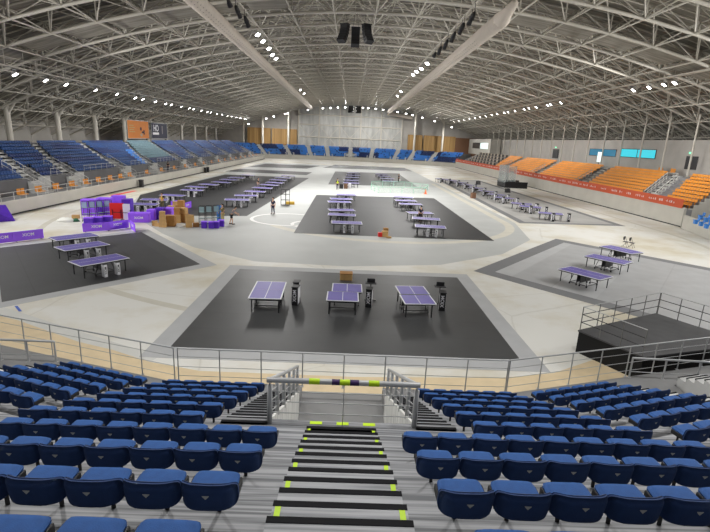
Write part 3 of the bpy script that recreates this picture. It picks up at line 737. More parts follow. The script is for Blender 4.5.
for (a, b) in (((650, 196), (681, 171)), ((580, 182), (609, 165)), ((533, 174), (558, 161)), ((501, 168), (520, 159))):
    p, q = on_slope(*a, RX, 2.4, RR / RD), on_slope(*b, RX, 2.4, RR / RD); s_ = (q.y - p.y) / (q.x - p.x); ra.append((p.y + s_ * (RX - p.x), s_))
hw = [2.6, 1.7, 1.4, 1.4]
rest = MB(); n_ind = 0
for b in range(-1, 4):
    for j in range(RN):
        X = RX + RD * j + 0.6
        y0 = ra[b][0] + ra[b][1] * (X - RX) + hw[b] if b >= 0 else RY0 + 0.35 + RSK(j)
        y1 = ra[b + 1][0] + ra[b + 1][1] * (X - RX) - hw[b + 1] if b < 3 else VIPY + 2 + j * 0.9
        if y1 - y0 < 0.5: continue
        for q in range(int((y1 - y0) / 0.5)):
            y = y0 + 0.25 + q * 0.5; z = RZ + RR * j
            if n_ind < 295 and b in (-1, 0):
                chair_obj('bleacher_seat', SHELL['orange_seat'], (X, y, z), pi / 2, 'orange plastic seat, right grandstand, %s bay, %s row up, %s from the near end' % (bays[b + 1], nth(j), nth(q)), 'orange seats of the right grandstand'); n_ind += 1
            else: low_chair(rest, X, y, z, pi / 2, 0)
ro = rest.build('orange_seat_rows', 'orange_seat'); tag(ro, 'mass of orange seats filling the rest of the right grandstand', 'seats', None, 'stuff')
for i, (y0, s_) in enumerate(ra):
    root = bpy.data.objects.new('floor_right_stairs', None); COL.objects.link(root); root['kind'] = 'structure'
    mb = MB()
    for j in range(RN):
        for h in (0, 1):
            X0 = RX + RD * j + h * RD / 2; yc = y0 + s_ * (X0 - RX) + 0.4; z = RZ + RR * j + h * RR / 2
            mb.box(X0, X0 + RD / 2, yc - 0.8, yc + 0.8, z - 0.3, z + 0.03)
    mb.build('step_flight', 'tier_light' if i == 0 else 'wall_grey', root)
    w = MB(); L_ = 5.6 if i == 0 else 4.0
    for off in ((-1.0, 1.3) if i == 0 else (1.2,)):
        f = lambda t, h: (RX + t, y0 + s_ * t + off, RZ + RR / RD * t + h)
        w.bar(f(0.3, 1.0), f(L_, 1.0), 0.05, 6); w.bar(f(0.3, 0.55), f(L_, 0.55), 0.035, 5); w.bar(f(0.3, 0.25), f(L_, 0.25), 0.03, 5)
        for q in range(7): t = 0.3 + (L_ - 0.3) * q / 6; w.bar(f(t, 0), f(t, 1.0), 0.04, 5)
    w.build('railing', 'white_paint' if i == 0 else 'steel', root)
    if i == 0:
        w = MB(); f0 = (RX + 5.6, y0 + s_ * 5.6 - 1.0, RZ + RR / RD * 5.6 + 1.0); f1 = (RX + 5.6, y0 + s_ * 5.6 + 1.3, f0[2]); w.bar(f0, f1, 0.035, 6); w.build('railing', 'white_paint', root)
# rows of desks in the far half
DESK = None
def make_desk():
    t = thing('media_desk', 'greige desk', 'desk')
    d = MB(); d.cbox(-0.3, 0.3, -0.9, 0.9, 0.70, 0.75, .01); d.build('desk_top', 'vip', t)
    d = MB(); d.box(-0.3, -0.26, -0.88, 0.88, 0.1, 0.70); d.build('front_panel', 'vip', t)
    for s_ in (-1, 1): d = MB(); d.box(-0.28, 0.28, s_ * 0.84 - 0.02, s_ * 0.84 + 0.02, 0, 0.70); d.build('leg', 'vip_dark', t)
    return t
desk = Proto(make_desk)
def make_pair():
    t = thing('swivel_chair', 'charcoal chair', 'chair')
    d = MB(); d.cbox(-0.22, 0.22, -0.24, 0.24, 0.42, 0.5, .02); d.build('seat', 'vip_dark', t)
    d = MB(); d.cbox(0.16, 0.24, -0.22, 0.22, 0.5, 0.95, .02); d.build('backrest', 'vip_dark', t)
    d = MB(); d.bar((0, 0, 0), (0, 0, .42), .04, 6); d.build('pedestal', 'black', t)
    return t
vchair = Proto(make_pair)
for j in range(0, RN, 2):
    for q in range(9):
        y = VIPY + 5 + j * 0.9 + q * 3.6; X = RX + RD * j + 0.5
        desk((X, y, RZ + RR * j), 0, 'greige media desk, %s desk row above the banner, %s from the orange seats' % (nth(j // 2), nth(q)), 'media desks of the right grandstand')
        if j + 1 < RN: vchair((X + RD + 0.1, y, RZ + RR * (j + 1)), 0, 'charcoal chair behind a media desk, %s desk row, %s from the orange seats' % (nth(j // 2), nth(q)), 'chairs at the media desks')
# windows, doors and the booth on the right wall
def wall_rect(p, q, m_, name, dx=0.05, frame=True):
    A, B = at_x(*p, WXR), at_x(*q, WXR); y0, y1 = sorted((A.y, B.y)); z0, z1 = sorted((A.z, B.z))
    mb = MB(); mb.box(WXR - dx, WXR + 0.02, y0, y1, z0, z1); o = mb.build(name, m_, kind='structure')
    if frame:
        f = MB()
        for a, b, c, d in ((y0 - .1, y0, z0 - .1, z1 + .1), (y1, y1 + .1, z0 - .1, z1 + .1), (y0, y1, z0 - .1, z0), (y0, y1, z1, z1 + .1), ((y0 + y1) / 2 - .05, (y0 + y1) / 2 + .05, z0, z1)): f.box(WXR - dx - .05, WXR, a, b, c, d)
        f.build('window_frame', 'dark_grey', o)
    return o
wall_rect((590.5, 149), (615.5, 156.5), 'window_dim', 'window_1'); wall_rect((622, 149), (655, 158.5), 'window', 'window_2')
wall_rect((553.5, 149), (558, 158.5), 'door', 'door_1', .06, False); wall_rect((687, 156), (696, 170), 'door', 'door_2', .06, False)
d = at_x(691, 153, WXR); mb = MB(); mb.box(-.08, 0, -.3, .3, -.12, .12); o = mb.build('exit_light', 'green_light'); o.location = d; tag(o, 'small green exit light above the door at the right end of the wall', 'sign')
d = at_x(556, 147.3, WXR); o = bpy.data.objects.new('exit_light', o.data); COL.objects.link(o); o.location = d; tag(o, 'small exit light above the dark door left of the blue windows', 'sign')
d = at_x(599.5, 157, WXR - 1.5); t = thing('display_screen', 'lit white upright screen on a stand before the dim blue window', 'screen', (d.x, d.y, RZ + RR * (RN - 1)))
mb = MB(); mb.cbox(-.06, .06, -.75, .75, 1.0, 2.9, .02); mb.build('screen', 'screen', t)
mb = MB(); mb.cbox(-.3, .3, -.5, .5, 0, .06, .02); mb.bar((0, 0, 0), (0, 0, 1.0), .06, 8); mb.build('stand', 'black', t)
A, B = at_x(468, 150, 46), at_x(489, 142, 46)
bt = thing('commentary_booth', 'white booth with a dark window at the far end of the right wall', 'booth', (46.5, 0, 0))
y0, y1 = sorted((at_x(490, 150, 46.5).y, at_x(468.5, 150, 46.5).y))
mb = MB(); mb.box(-.0, 3.4, y0, y1, 4.9, 10.3); mb.build('body', 'wall_light', bt)
mb = MB(); mb.box(-.06, .02, y0 + (y1 - y0) * .1, y0 + (y1 - y0) * .42, 7.0, 9.0); mb.build('window', 'screen', bt)
mb = MB(); mb.box(-.06, .02, y0 + (y1 - y0) * .45, y0 + (y1 - y0) * .8, 7.0, 9.0); mb.build('window', 'door', bt)
# orange companion seats: pairs on the left walkway and in front of the right wall
def make_pair_seat():
    t = thing('double_seat', 'pair of orange seats', 'seat')
    for s_ in (-1, 1):
        d = MB(); d.cbox(s_ * 0.3 - 0.25, s_ * 0.3 + 0.25, 0.0, 0.42, 0.40, 0.48, .02); d.build('seat', 'orange_seat', t)
        d = MB(); d.cbox(s_ * 0.3 - 0.25, s_ * 0.3 + 0.25, -0.08, 0.0, 0.46, 1.0, .02); d.build('backrest', 'orange_seat', t)
    d = MB(); d.box(-0.5, 0.5, 0.08, 0.14, 0.32, 0.40)
    for s_ in (-1, 1): d.bar((s_ * 0.4, 0.11, 0), (s_ * 0.4, 0.11, 0.34), 0.03, 6)
    d.build('frame', 'steel', t); return t
pair_seat = Proto(make_pair_seat)
px_list = [(27.5, 197), (45, 194), (62, 190.5), (77.5, 187.5), (91, 185.5), (103.5, 183), (115, 181), (125, 179), (134, 177.5)]
ys = [at_x(x, y - 1, -32.0).y for x, y in px_list]
while ys[-1] < 168: ys.append(ys[-1] + 6.2)
for i, y in enumerate(ys):
    pair_seat((-32.6, y, 0.85), -pi / 2, 'pair of orange seats on the left walkway, %s counted from the camera' % nth(i), 'orange seat pairs along the left walkway')
for i, (x, y) in enumerate(((672, 165), (659.5, 164))):
    p = at_x(x, y, 48.6); pair_seat((48.9, p.y, RZ + RR * (RN - 1)), pi / 2, 'pair of orange seats by the right wall, %s bright window' % ('second pair past the' if i == 0 else 'next to the'), 'orange seat pairs by the right wall')
# blue seats in the corner at the right edge
mb = MB(); low_chair(mb, 0, 0, 0, 0, 0); mb.box(-.2, .2, .1, .35, 0, .36); CORNER = mb.data('corner_seat', 'blue_plastic_bright')
for i, (x, y, z) in enumerate(((698, 222, 1.3), (703.5, 224, 1.3), (709, 226.5, 1.3), (703, 217.5, 1.75), (708.5, 220, 1.75), (714, 222, 1.75))):
    p = G(x, y, z + 0.2); chair_obj('corner_seat', CORNER, (p.x, p.y, z), radians(78), 'bright blue seat of the right corner block, %s of the %s row' % (nth(i % 3), 'front' if i < 3 else 'back'), 'blue seats of the right corner')
# -------------------------------------------------------------------- roof
RC, RK, RZT = 3.0, 0.0042, 22.0
zb = lambda x: RZT - RK * (x - RC) ** 2
AY0, AST, AN = 29.0, 6.2, 30          # first arch in view, spacing, count
XN = [2.3 + 4.77 * j for j in range(-13, 13)]
XT = [x + 2.385 for x in XN[:-1]]
DEP = 2.3
bd = lambda x, y: Vector((x, y, zb(x)))
tp = lambda x, y: Vector((x, y, zb(x) + DEP))
def arch_mesh():
    mb = MB(); N = len(XN)
    for j in range(N - 1): mb.bar(bd(XN[j], 0), bd(XN[j + 1], 0), 0.17, 6, cap=False)
    for j in range(N): mb.bar(bd(XN[j], 0), bd(XN[j], AST), 0.085, 5, cap=False)
    for j in range(len(XT) - 1): mb.bar(tp(XT[j], AST / 2), tp(XT[j + 1], AST / 2), 0.10, 5, cap=False)
    for j in range(len(XT)):
        mb.bar(tp(XT[j], AST / 2), tp(XT[j], AST * 1.5), 0.06, 4, cap=False)
        for a, y in ((XN[j], 0), (XN[j + 1], 0), (XN[j], AST), (XN[j + 1], AST)): mb.bar(bd(a, y), tp(XT[j], AST / 2), 0.075, 5, cap=False)
    # web of the arch itself: top chord above the bottom chord with posts and diagonals
    for j in range(N - 1):
        mb.bar(tp(XN[j], 0), tp(XN[j + 1], 0), 0.09, 5, cap=False); mb.bar(bd(XN[j], 0), tp(XN[j], 0), 0.085, 5, cap=False)
        mb.bar(bd(XN[j + 1], 0), tp(XN[j], 0), 0.06, 4, cap=False)
    for y in (0.8, 2.3, 3.9, 5.4):      # purlins under the deck
        for j in range(N - 1): mb.bar(bd(XN[j], y) + Vector((0, 0, DEP + .3)), bd(XN[j + 1], y) + Vector((0, 0, DEP + .3)), 0.06, 4, cap=False)
    return mb.data('roof_truss', 'truss', True)
AM = arch_mesh()
for k in range(AN):
    o = bpy.data.objects.new('ceiling_truss', AM); COL.objects.link(o); o.location = (0, AY0 + AST * k, 0); o['kind'] = 'structure'
mb = MB(); xs = [-64 + 132 * i / 66 for i in range(67)]
vs = []
for y in (12, 216.5):
    vs += [(x, y, zb(x) + DEP + 0.45) for x in xs]
n = len(xs); mb.add(vs, [(i, i + 1, n + i + 1, n + i) for i in range(n - 1)])
vs = [(x, y, zb(x) + DEP + 0.8) for y in (12, 216.5) for x in xs]
mb.add(vs, [(i, n + i, n + i + 1, i + 1) for i in range(n - 1)])
mb.build('ceiling', 'roof_skin', kind='structure')
# flat corrugated panels hung under one bay of the arches
ky = AY0 + AST * 4
root = bpy.data.objects.new('ceiling_panel', None); COL.objects.link(root); root['kind'] = 'structure'
for j in range(len(XN) - 1):
    if -12 < XN[j] < 12: continue
    mb = MB(); a, b = XN[j] + .3, XN[j + 1] - .3
    mb.add([(x, y, zb(x) + .35 + dz) for dz in (0, .06) for y in (ky + .7, ky + AST - .7) for x in (a, b)], [(0, 2, 3, 1), (4, 5, 7, 6), (0, 1, 5, 4), (2, 6, 7, 3), (0, 4, 6, 2), (1, 3, 7, 5)])
    mb.build('panel', 'roof_skin', root)
# columns
def column(name, x, y, z0, z1, r, m_='truss'):
    mb = MB(); mb.bar((0, 0, 0), (0, 0, z1 - z0), r, 12); mb.cbox(-r * 1.5, r * 1.5, -r * 1.5, r * 1.5, 0, .08, .02)
    mb.bar((0, 0, z1 - z0 - 1.2), (1.6 if x < 0 else -1.6, 0, z1 - z0 + 1.0), r * .5, 8)
    o = mb.build(name, m_, kind='structure'); o.location = (x, y, z0); return o
for i in range(11): column('column_left', -50, 61.2 + 12.35 * i, LZ + LR * (LN - 1), zb(-50) + .3, 0.42)
for i in range(20): column('column_right', 48.2, 57 + 6.2 * i, RZ + RR * (RN - 1), zb(48.2) + .2, 0.13)
# slanted dark lining behind the left columns
mb = MB(); pts = [(-57.6 + (1.7 if i % 2 else 0), 30 + 3.1 * i) for i in range(61)]
mb.add([(x, y, 0) for x, y in pts] + [(x - 1.5, y, 9.2) for x, y in pts], [(i, i + 1, 62 + i, 61 + i) for i in range(60)]); mb.build('wall_left', 'wall_grey', kind='structure')
# gable wall at the far end
EY = 213.0
mb = MB(); xs = [-60 + 124 * i / 40 for i in range(41)]
mb.add([(x, EY + 1, 0) for x in xs] + [(x, EY + 1, zb(x) + DEP + .4) for x in xs], [(i, i + 1, 41 + i + 1, 41 + i) for i in range(40)])
mb.build('wall_far', 'wall_grey', kind='structure')
mb = MB(); xs = [-22.5 + 44 * i / 12 for i in range(13)]
mb.add([(x, EY, 3) for x in xs] + [(x, EY, zb(x) + 1.0) for x in xs] + [(x, EY + .4, 3) for x in xs] + [(x, EY + .4, zb(x) + 1.0) for x in xs],
       [(i, i + 1, 13 + i + 1, 13 + i) for i in range(12)] + [(0, 13, 39, 26), (12, 38, 51, 25)])
mb.build('wall_far_cladding', 'end_panel', kind='structure')
root = bpy.data.objects.new('wall_far_frame', None); COL.objects.link(root); root['kind'] = 'structure'
w = MB()
for i in range(6):
    x = -22.5 + 44 * i / 5; w.bar((x, EY - .15, 3), (x, EY - .15, zb(x) + .6), 0.28, 6)
for z in (8.5, 13.5, 17.5): w.bar((-22.5, EY - .2, z), (21.5, EY - .2, z), 0.25, 6)
for i in range(5):
    x0 = -22.5 + 44 * i / 5; x1 = x0 + 8.8
    w.bar((x0, EY - .12, 3.5), (x1, EY - .12, 13.5), 0.1, 5); w.bar((x1, EY - .12, 3.5), (x0, EY - .12, 13.5), 0.1, 5)
w.build('frame', 'truss', root)
for x0, x1 in ((-44, -34.2), (-33.6, -23.0), (24.2, 30.4), (31.0, 44.5)):
    mb = MB(); mb.box(x0, x1, EY - 1.0, EY - .6, 3.5, 11.2); mb.build('wall_far_wood', 'wood', kind='structure')
for x in (-44.5, -36.5, -26, 26.3, 38): column('column_far', x, 206.5, FZ + FR_ * (FN - 1), zb(x) + .3, 0.42)
mb = MB(); mb.box(44.5, 60, EY - .9, EY - .5, 3.5, 10.8); mb.build('wall_far_dark', 'brown', kind='structure')
# posters between the left columns
def poster(y0, y1, z0, z1, m_, label):
    t = thing('poster', label, 'poster', (-49.6, (y0 + y1) / 2, z0)); w = (y1 - y0) / 2; h = z1 - z0
    mb = MB(); mb.box(-.06, .0, -w, w, 0, h); mb.build('panel', m_, t)
    mb = MB()
    for a, b, c, d in ((-w, w, -.1, 0), (-w, w, h, h + .1), (-w - .1, -w, -.1, h + .1), (w, w + .1, -.1, h + .1)): mb.box(-.1, .05, a, b, c, d)
    mb.build('frame', 'steel', t); return t, w, h
t, w, h = poster(111.3, 122.9, 6.1, 10.0, 'orange_board', 'orange poster with dark shapes between the columns above the left grandstand')
for (a, b, c, d, m_) in ((.06, .16, .44, .66, 'navy'), (.2, .3, .2, .5, 'navy'), (.05, .2, .1, .3, 'vip'), (.13, .22, .3, .42, 'navy')):
    mb = MB(); cx, cz = (a + b) * w, (c + d) / 2 * h; n = 10
    mb.add([(0.012, cx + (b - a) * w * cos(2 * pi * i / n) * (1 if i % 2 else .6), cz + (d - c) * h / 2 * sin(2 * pi * i / n)) for i in range(n)], [tuple(range(n))]); mb.build('artwork_shape', m_, t)
for q in range(4):
    mb = MB(); mb.box(0.0, .012, -w * .85, -w * (.35 + .1 * (q % 2)), h * (.35 + .12 * q), h * (.39 + .12 * q)); mb.build('text_line', 'khaki', t)
t, w, h = poster(124.6, 135.0, 6.1, 9.8, 'navy_board', 'navy poster with white letters between the columns above the left grandstand')
lettering('HO', 2.2, t, (0.03, -w * .45, h * .66), (pi / 2, 0, pi / 2))
mb = MB(); mb.box(0.0, .02, -w * .85, -w * .1, h * .25, h * .4); mb.build('text_line', 'lettering', t)
mb = MB(); mb.box(0.0, .02, w * .3, w * .42, h * .3, h * .85); mb.build('artwork_shape', 'grey_cloth', t)

# --------------------------------------------------- ducts and loudspeakers
def duct(label, pts, rs):
    t = thing('air_duct', label, 'air duct', pts[0]); O = Vector(pts[0]); P = [Vector(p) - O for p in pts]
    mb = MB(); mb.tube(P, rs, 20); mb.build('fabric_tube', 'duct', t, True)
    L_ = (P[1] - P[0]).length; mb = MB(); d = (P[1] - P[0]).normalized()
    for ang in (-140, -112, -68, -40):
        a = radians(ang); off = Vector((cos(a) * rs[1] * 1.004, 0, sin(a) * rs[1] * 1.004)); nn = off.normalized()
        y = 8.0
        while y < L_ - 2:
            c = P[0] + d * y + off; u = d * .09; v = nn.cross(d) * .09
            mb.add([c - u, c + v, c + u, c - v], [(0, 1, 2, 3)]); y += 0.9
    mb.build('nozzle_dot_pattern', 'duct_hole', t)
    mb = MB()
    for i in range(14):
        p = P[0].lerp(P[1], (i + .5) / 14); mb.bar(p + Vector((0, 0, rs[1] * .98)), p + Vector((0, 0, zb((p + O).x) - O.z + .2)), .02, 4)
    mb.build('hanger_wire', 'steel', t)
    return t
duct('fat pale fabric air duct hanging lengthways under the left half of the roof', [(-14.2, 20, 19.55), (-16.3, 200, 19.55)], [.74, .74])
t = duct('fat pale fabric air duct hanging lengthways under the right half of the roof', [(13.7, 49.5, 19.55), (14.6, 205, 19.4)], [.76, .76])
mb = MB(); mb.tube([(1.0, 158.5, -.35), (4, 159.5, -.6), (11.5, 160, -1.6)], .75, 16); mb.build('branch_tube', 'duct', t, True)
mb = MB(); mb.tube([(0, .3, 0), (0, -.2, .02), (.15, -1.0, .35), (.4, -2.2, .9)], [.77, .74, .5, .34], 16); mb.build('inlet_sleeve', 'duct', t, True)
def line_array(label, loc, lean, n=6, w=0.95, h=2.0):
    t = thing('line_array_speaker', label, 'loudspeaker', loc, lean)
    s_ = h / n
    for i in range(n):
        a = radians(2 + 5.5 * i); z = -s_ * i; y = -0.05 * i * i * .55
        T = Matrix.Translation((0, y, z)) @ Matrix.Rotation(-a, 4, 'X')
        mb = MB(); mb.cbox(-w / 2, w / 2, -.32, .32, -s_ * 1.0, -.01, .04, 0, T); mb.build('cabinet', 'black', t)
    mb = MB(); mb.cbox(-w / 2 - .03, w / 2 + .03, -.4, .4, 0, .1, .02); mb.build('fly_bar', 'black', t)
    mb = MB()
    for x in (-.3, .3): mb.bar((x, 0, .1), (x * .4, 0, zb(loc[0]) - loc[2] - .18), .015, 5)
    mb.build('cable', 'black', t); return t
line_array('black hanging loudspeaker, left one of the roof cluster', (-1.22, 60.5, 20.75), radians(-28))
line_array('black hanging loudspeaker, lowest and middle one of the roof cluster', (0.02, 59.5, 20.2), 0)
line_array('black hanging loudspeaker, right one of the roof cluster', (1.26, 60.5, 20.8), radians(28))
line_array('dark hanging loudspeaker in front of the far gable, left half of the pair', (-0.4, 190, 20.2), radians(-20), 4, 2.0, 2.4)
line_array('dark hanging loudspeaker in front of the far gable, right half of the pair', (2.2, 190, 20.2), radians(20), 4, 2.0, 2.4)

# -------------------------------------------------------------- floodlights
def make_flood():
    t = thing('floodlight', 'floodlight', 'lamp', (0, 0, 0))
    a = radians(38)      # lens tilted: faces +y and down
    T = Matrix.Rotation(a, 4, 'X')
    mb = MB(); mb.cbox(-.42, .42, -.34, .34, -.02, .2, .05, 0, T); mb.build('housing', 'lamp_grey', t)
    mb = MB(); mb.box(-.37, .37, -.29, .29, -.045, -.02, 0, T); mb.build('lens', 'lamp', t)
    mb = MB()
    for s_ in (-1, 1): mb.bar((s_ * .44, 0, .08), (s_ * .44, -.05, .62), .025, 5)
    mb.bar((-.44, -.05, .62), (.44, -.05, .62), .03, 5); mb.build('bracket', 'steel', t)
    return t
flood = Proto(make_flood)
AL = bpy.data.lights.new('flood_or_fill_beam', 'AREA'); AL.shape = 'DISK'; AL.size = 0.8; AL.energy = LAMP_W; AL.color = (1.0, 0.985, 0.96); AL.spread = radians(125)
def lamp_at(x, y, z, aim, label, group, light=True, power=None):
    d = Vector(aim) - Vector((x, y, z)); rz = atan2(d.y, d.x) - pi / 2
    flood((x, y, z), rz, label, group).scale = (.8, .8, .8)
    if light:
        o = bpy.data.objects.new('flood_or_fill_beam', AL if power is None else power); COL.objects.link(o); o.location = Vector((x, y, z)) + d.normalized() * .3
        o.rotation_euler = d.to_track_quat('-Z', 'Y').to_euler()
AL2 = AL.copy(); AL2.energy = LAMP_W * .38
def stand_fill(x, y, z, aim):  # added fill light near a gantry lamp, without a fixture of its own
    q = bpy.data.objects.new('flood_or_fill_beam', AL2); COL.objects.link(q); q.location = (x, y, z - .4); q.rotation_euler = (Vector(aim) - Vector((x, y, z))).to_track_quat('-Z', 'Y').to_euler()
def gantry(x, z, y0, y1):
    mb = MB(); mb.box(x - .35, x + .35, y0, y1, z + .6, z + .66)
    for s_ in (-.35, .35): mb.bar((x + s_, y0, z + 1.5), (x + s_, y1, z + 1.5), .03, 5); mb.bar((x + s_, y0, z + .66), (x + s_, y1, z + .66), .05, 5)
    y = y0
    while y < y1: mb.bar((x - .35, y, z + .66), (x - .35, y, zb(x)), .03, 4); mb.bar((x + .35, y, z + .66), (x + .35, y, z + 1.5), .025, 4); y += 3.1
    mb.build('ceiling_gantry', 'truss', kind='structure')
gantry(-36, 13.15, 20, 176); gantry(37.5, 16.2, 20, 190)
ly = [22, 28, 34, 40, 46, 55, 60.3, 64.5, 71.7, 78, 84.5, 87.5, 93, 98, 101, 107, 112, 115, 121, 126, 129, 135, 140, 146, 151, 157, 163, 169]
for i, y in enumerate(ly):
    lamp_at(-36, y, 13.1, (4, y + 8, 0), 'floodlight on the left gantry, %s from the near end' % nth(i), 'floodlights on the left gantry', i % 2 == 0 or i < 8)
    if i % 2 and i > 8: stand_fill(-36, y, 13.0, (-44, y, 3))
ry = [22, 27, 32, 37, 42, 47, 59.5, 61.5, 64.5, 68, 91, 95.5, 97, 103, 107, 110, 116, 121, 124, 130, 135, 141, 147, 153, 160, 168, 176, 184]
for i, y in enumerate(ry):
    lamp_at(37.5, y, 16.1, (2, y + 6, 0), 'floodlight on the right gantry, %s from the near end' % nth(i), 'floodlights on the right gantry', i % 2 == 0 or i < 9)
    if i % 2 and i > 5: stand_fill(37.5, y, 16.0, (45, y, 3))
ex = [-41, -34, -31, -26.5, -25.5, -17.5, -11.6, -8.6, -5.7, -2.8, 4.2, 6.3, 9.3, 12.2, 18, 21.4, 24, 28, 33, 40]
for i, x in enumerate(ex):
    lamp_at(x, 200, zb(x) - 1.6, (x * .6 + 1, 150, 0), 'floodlight of the far cross row, %s from the left' % nth(i), 'floodlights of the far cross row', i % 3 == 0)
    if i % 3 == 1:
        q = bpy.data.objects.new('flood_or_fill_beam', AL); COL.objects.link(q); q.location = (x, 200, zb(x) - 1.9); q.rotation_euler = Vector((0, 8, -12)).to_track_quat('-Z', 'Y').to_euler()  # added fill on the gable wall; the lamp's own lens faces the rink
for i, (x, y) in enumerate(((-11.5, 62), (-11.6, 66), (-11.7, 71), (-12.0, 76), (-12.0, 79.5), (-13.2, 128), (-13.2, 138))):
    lamp_at(x, y, 19.5, (0, y - 6, 0), 'floodlight beside the left air duct, %s from the near end' % nth(i), 'floodlights beside the left air duct', True)
for i, (x, y) in enumerate(((10.9, 77), (10.8, 82.5), (10.5, 86), (10.4, 90), (11.3, 120), (11.6, 132))):
    lamp_at(x, y, 19.5, (3, y - 6, 0), 'floodlight beside the right air duct, %s from the near end' % nth(i), 'floodlights beside the right air duct', True)
def make_dark_flood():
    t = thing('spotlight', 'spotlight', 'lamp'); mb = MB(); mb.tube([(0, 0, .1), (0, .2, -.1), (0, .5, -.4)], [.12, .2, .26], 10); mb.build('barrel', 'black', t, True)
    mb = MB(); mb.bar((0, 0, .1), (0, 0, .9), .03, 5); mb.build('bracket', 'black', t); return t
spot = Proto(make_dark_flood)
for i in range(11): spot((11.3 + .25 * (i % 2), 50.5 + 2.2 * i, 20.2), .3, 'unlit black spotlight beside the right air duct, %s from the near end' % nth(i), 'unlit spotlights beside the right air duct')
for i in range(5): spot((-12.2 + .25 * (i % 2), 50.5 + 2.1 * i, 20.2), -.3, 'unlit black spotlight beside the left air duct, %s from the near end' % nth(i), 'unlit spotlights beside the left air duct')
for x, y, a in ((37.5, 40, (44, 57, 2)), (37.5, 30, (44, 50, 2)), (-36, 38, (-40, 56, 2)), (-36, 44, (-38, 70, 2)), (37.5, 46, (41, 75, 2)), (-36, 160, (-18, 193, 1)), (37.5, 160, (18, 193, 1)), (-36, 150, (-5, 194, 2)), (37.5, 150, (6, 194, 2))): stand_fill(x, y, 13.0 if x < 0 else 16.0, a)  # added fill towards the side and far stands, without fixtures
AL3 = AL.copy(); AL3.energy = LAMP_W * .72
# unseen lamps over the near stand, out of view, that light its deck
for x in (-9, 0, 9): lamp_at(x, 13.5, 19.0, (x, 8, 2), 'unseen floodlight over the near blue seats, %s' % {-9: 'left', 0: 'middle', 9: 'right'}[x], 'unseen floodlights over the near stand', True, AL3)
W = bpy.data.worlds.new('hall_fill'); S.world = W; W.use_nodes = True  # even background fill added in place of light bounced round the hall
W.node_tree.nodes['Background'].inputs[0].default_value = (0.95, 0.97, 1.0, 1); W.node_tree.nodes['Background'].inputs[1].default_value = WORLD_S
S.view_settings.view_transform = 'Standard'; S.view_settings.look = 'None'; S.view_settings.gamma = 1; S.view_settings.use_curve_mapping = False
S.view_settings.exposure = EXPO
S.cycles.max_bounces = 6; S.cycles.diffuse_bounces = 4; S.cycles.sample_clamp_indirect = 4.0; S.cycles.use_denoising = True
# ------------------------------------------------------- table-tennis tables
TW, TL, TH = 1.525, 2.74, 0.76
def half_top(y0, y1, ny_):
    """one half: slab with white edge and centre line; y0..y1 lengthways; ny_ = -1/1 says which end is the far end of the table"""
    mb = MB(); w = TW / 2; e = 0.055; c = 0.014; z = TH
    mb.box(-w, w, y0, y1, z - 0.03, z - 0.001, 1)
    a, b = (y0 + e, y1) if ny_ < 0 else (y0, y1 - e)
    for x0, x1 in ((-w + e, -c), (c, w - e)): mb.add([(x0, a, z), (x1, a, z), (x1, b, z), (x0, b, z)], [(0, 1, 2, 3)], 0)
    xs = [-w, -w + e, -c, c, w - e, w]
    for i in (0, 2, 4): mb.add([(xs[i], y0, z), (xs[i + 1], y0, z), (xs[i + 1], y1, z), (xs[i], y1, z)], [(0, 1, 2, 3)], 1)
    yy = (y0, a) if ny_ < 0 else (b, y1)
    mb.add([(-w + e, yy[0], z), (w - e, yy[0], z), (w - e, yy[1], z), (-w + e, yy[1], z)], [(0, 1, 2, 3)], 1)
    return mb
def make_table(gap=0.012, shift=0.0):
    t = thing('table_tennis_table', 'table', 'table')
    for s_ in (-1, 1):
        y0, y1 = sorted((s_ * gap / 2, s_ * (TL / 2 + gap / 2)))
        o = half_top(y0, y1, s_).build('tabletop', ['purple_top', 'table_white'], t); o.location.x = shift * s_
        c = MB(); x = 0.6
        for xx in (-x, x):
            c.bar((xx, s_ * .10, .12), (xx, s_ * .10, TH - .03), .022, 6); c.bar((xx, s_ * .10, .12), (xx, s_ * .55, .12), .022, 6); c.bar((xx, s_ * .55, .12), (xx, s_ * .35, TH - .04), .02, 6)
            for yy in (.10, .55): c.bar((xx - .02, s_ * yy, .055), (xx + .02, s_ * yy, .055), .055, 8)
        c.box(-x, x, min(s_ * .07, s_ * .13), max(s_ * .07, s_ * .13), .22, TH - .05); c.bar((-x, s_ * .10, .4), (x, s_ * .10, .4), .02, 6); c.bar((-x, s_ * .55, .12), (x, s_ * .55, .12), .02, 6)
        o = c.build('undercarriage', 'black', t); o.location.x = shift * s_
        f = MB()
        for xx in (-.68, .68): f.bar((xx, s_ * .05, TH - .065), (xx, s_ * 1.33, TH - .065), .034, 4)
        for yy in (.05, 1.33): f.bar((-.68, s_ * yy, TH - .065), (.68, s_ * yy, TH - .065), .034, 4)
        o = f.build('apron_frame', 'black', t); o.location.x = shift * s_
        for xx in (-.62, .62):
            l = MB(); l.bar((xx, s_ * 1.15, 0), (xx, s_ * 1.15, TH - .05), .032, 6); o = l.build('leg', 'black', t); o.location.x = shift * s_
    return t
table = Proto(make_table)
def make_box():
    """upright towel box: black cabinet with white side sheets and lettering"""
    t = thing('towel_box', 'towel box', 'box')
    mb = MB(); mb.cbox(-.15, .15, -.2, .2, 0, .92, .02); mb.build('cabinet', 'black', t)
    for s_ in (-1, 1): mb = MB(); mb.box(s_ * .152 - .004, s_ * .152 + .004, -.17, .17, .05, .88); mb.build('side_panel', 'table_white', t)
    mb = MB(); mb.cbox(-.17, .17, -.24, .24, .92, .96, .015); mb.build('tray', 'black', t)
    lettering('XIOM', .24, t, (0, -.203, .5), (pi / 2, -pi / 2, 0))
    return t
towel = Proto(make_box)
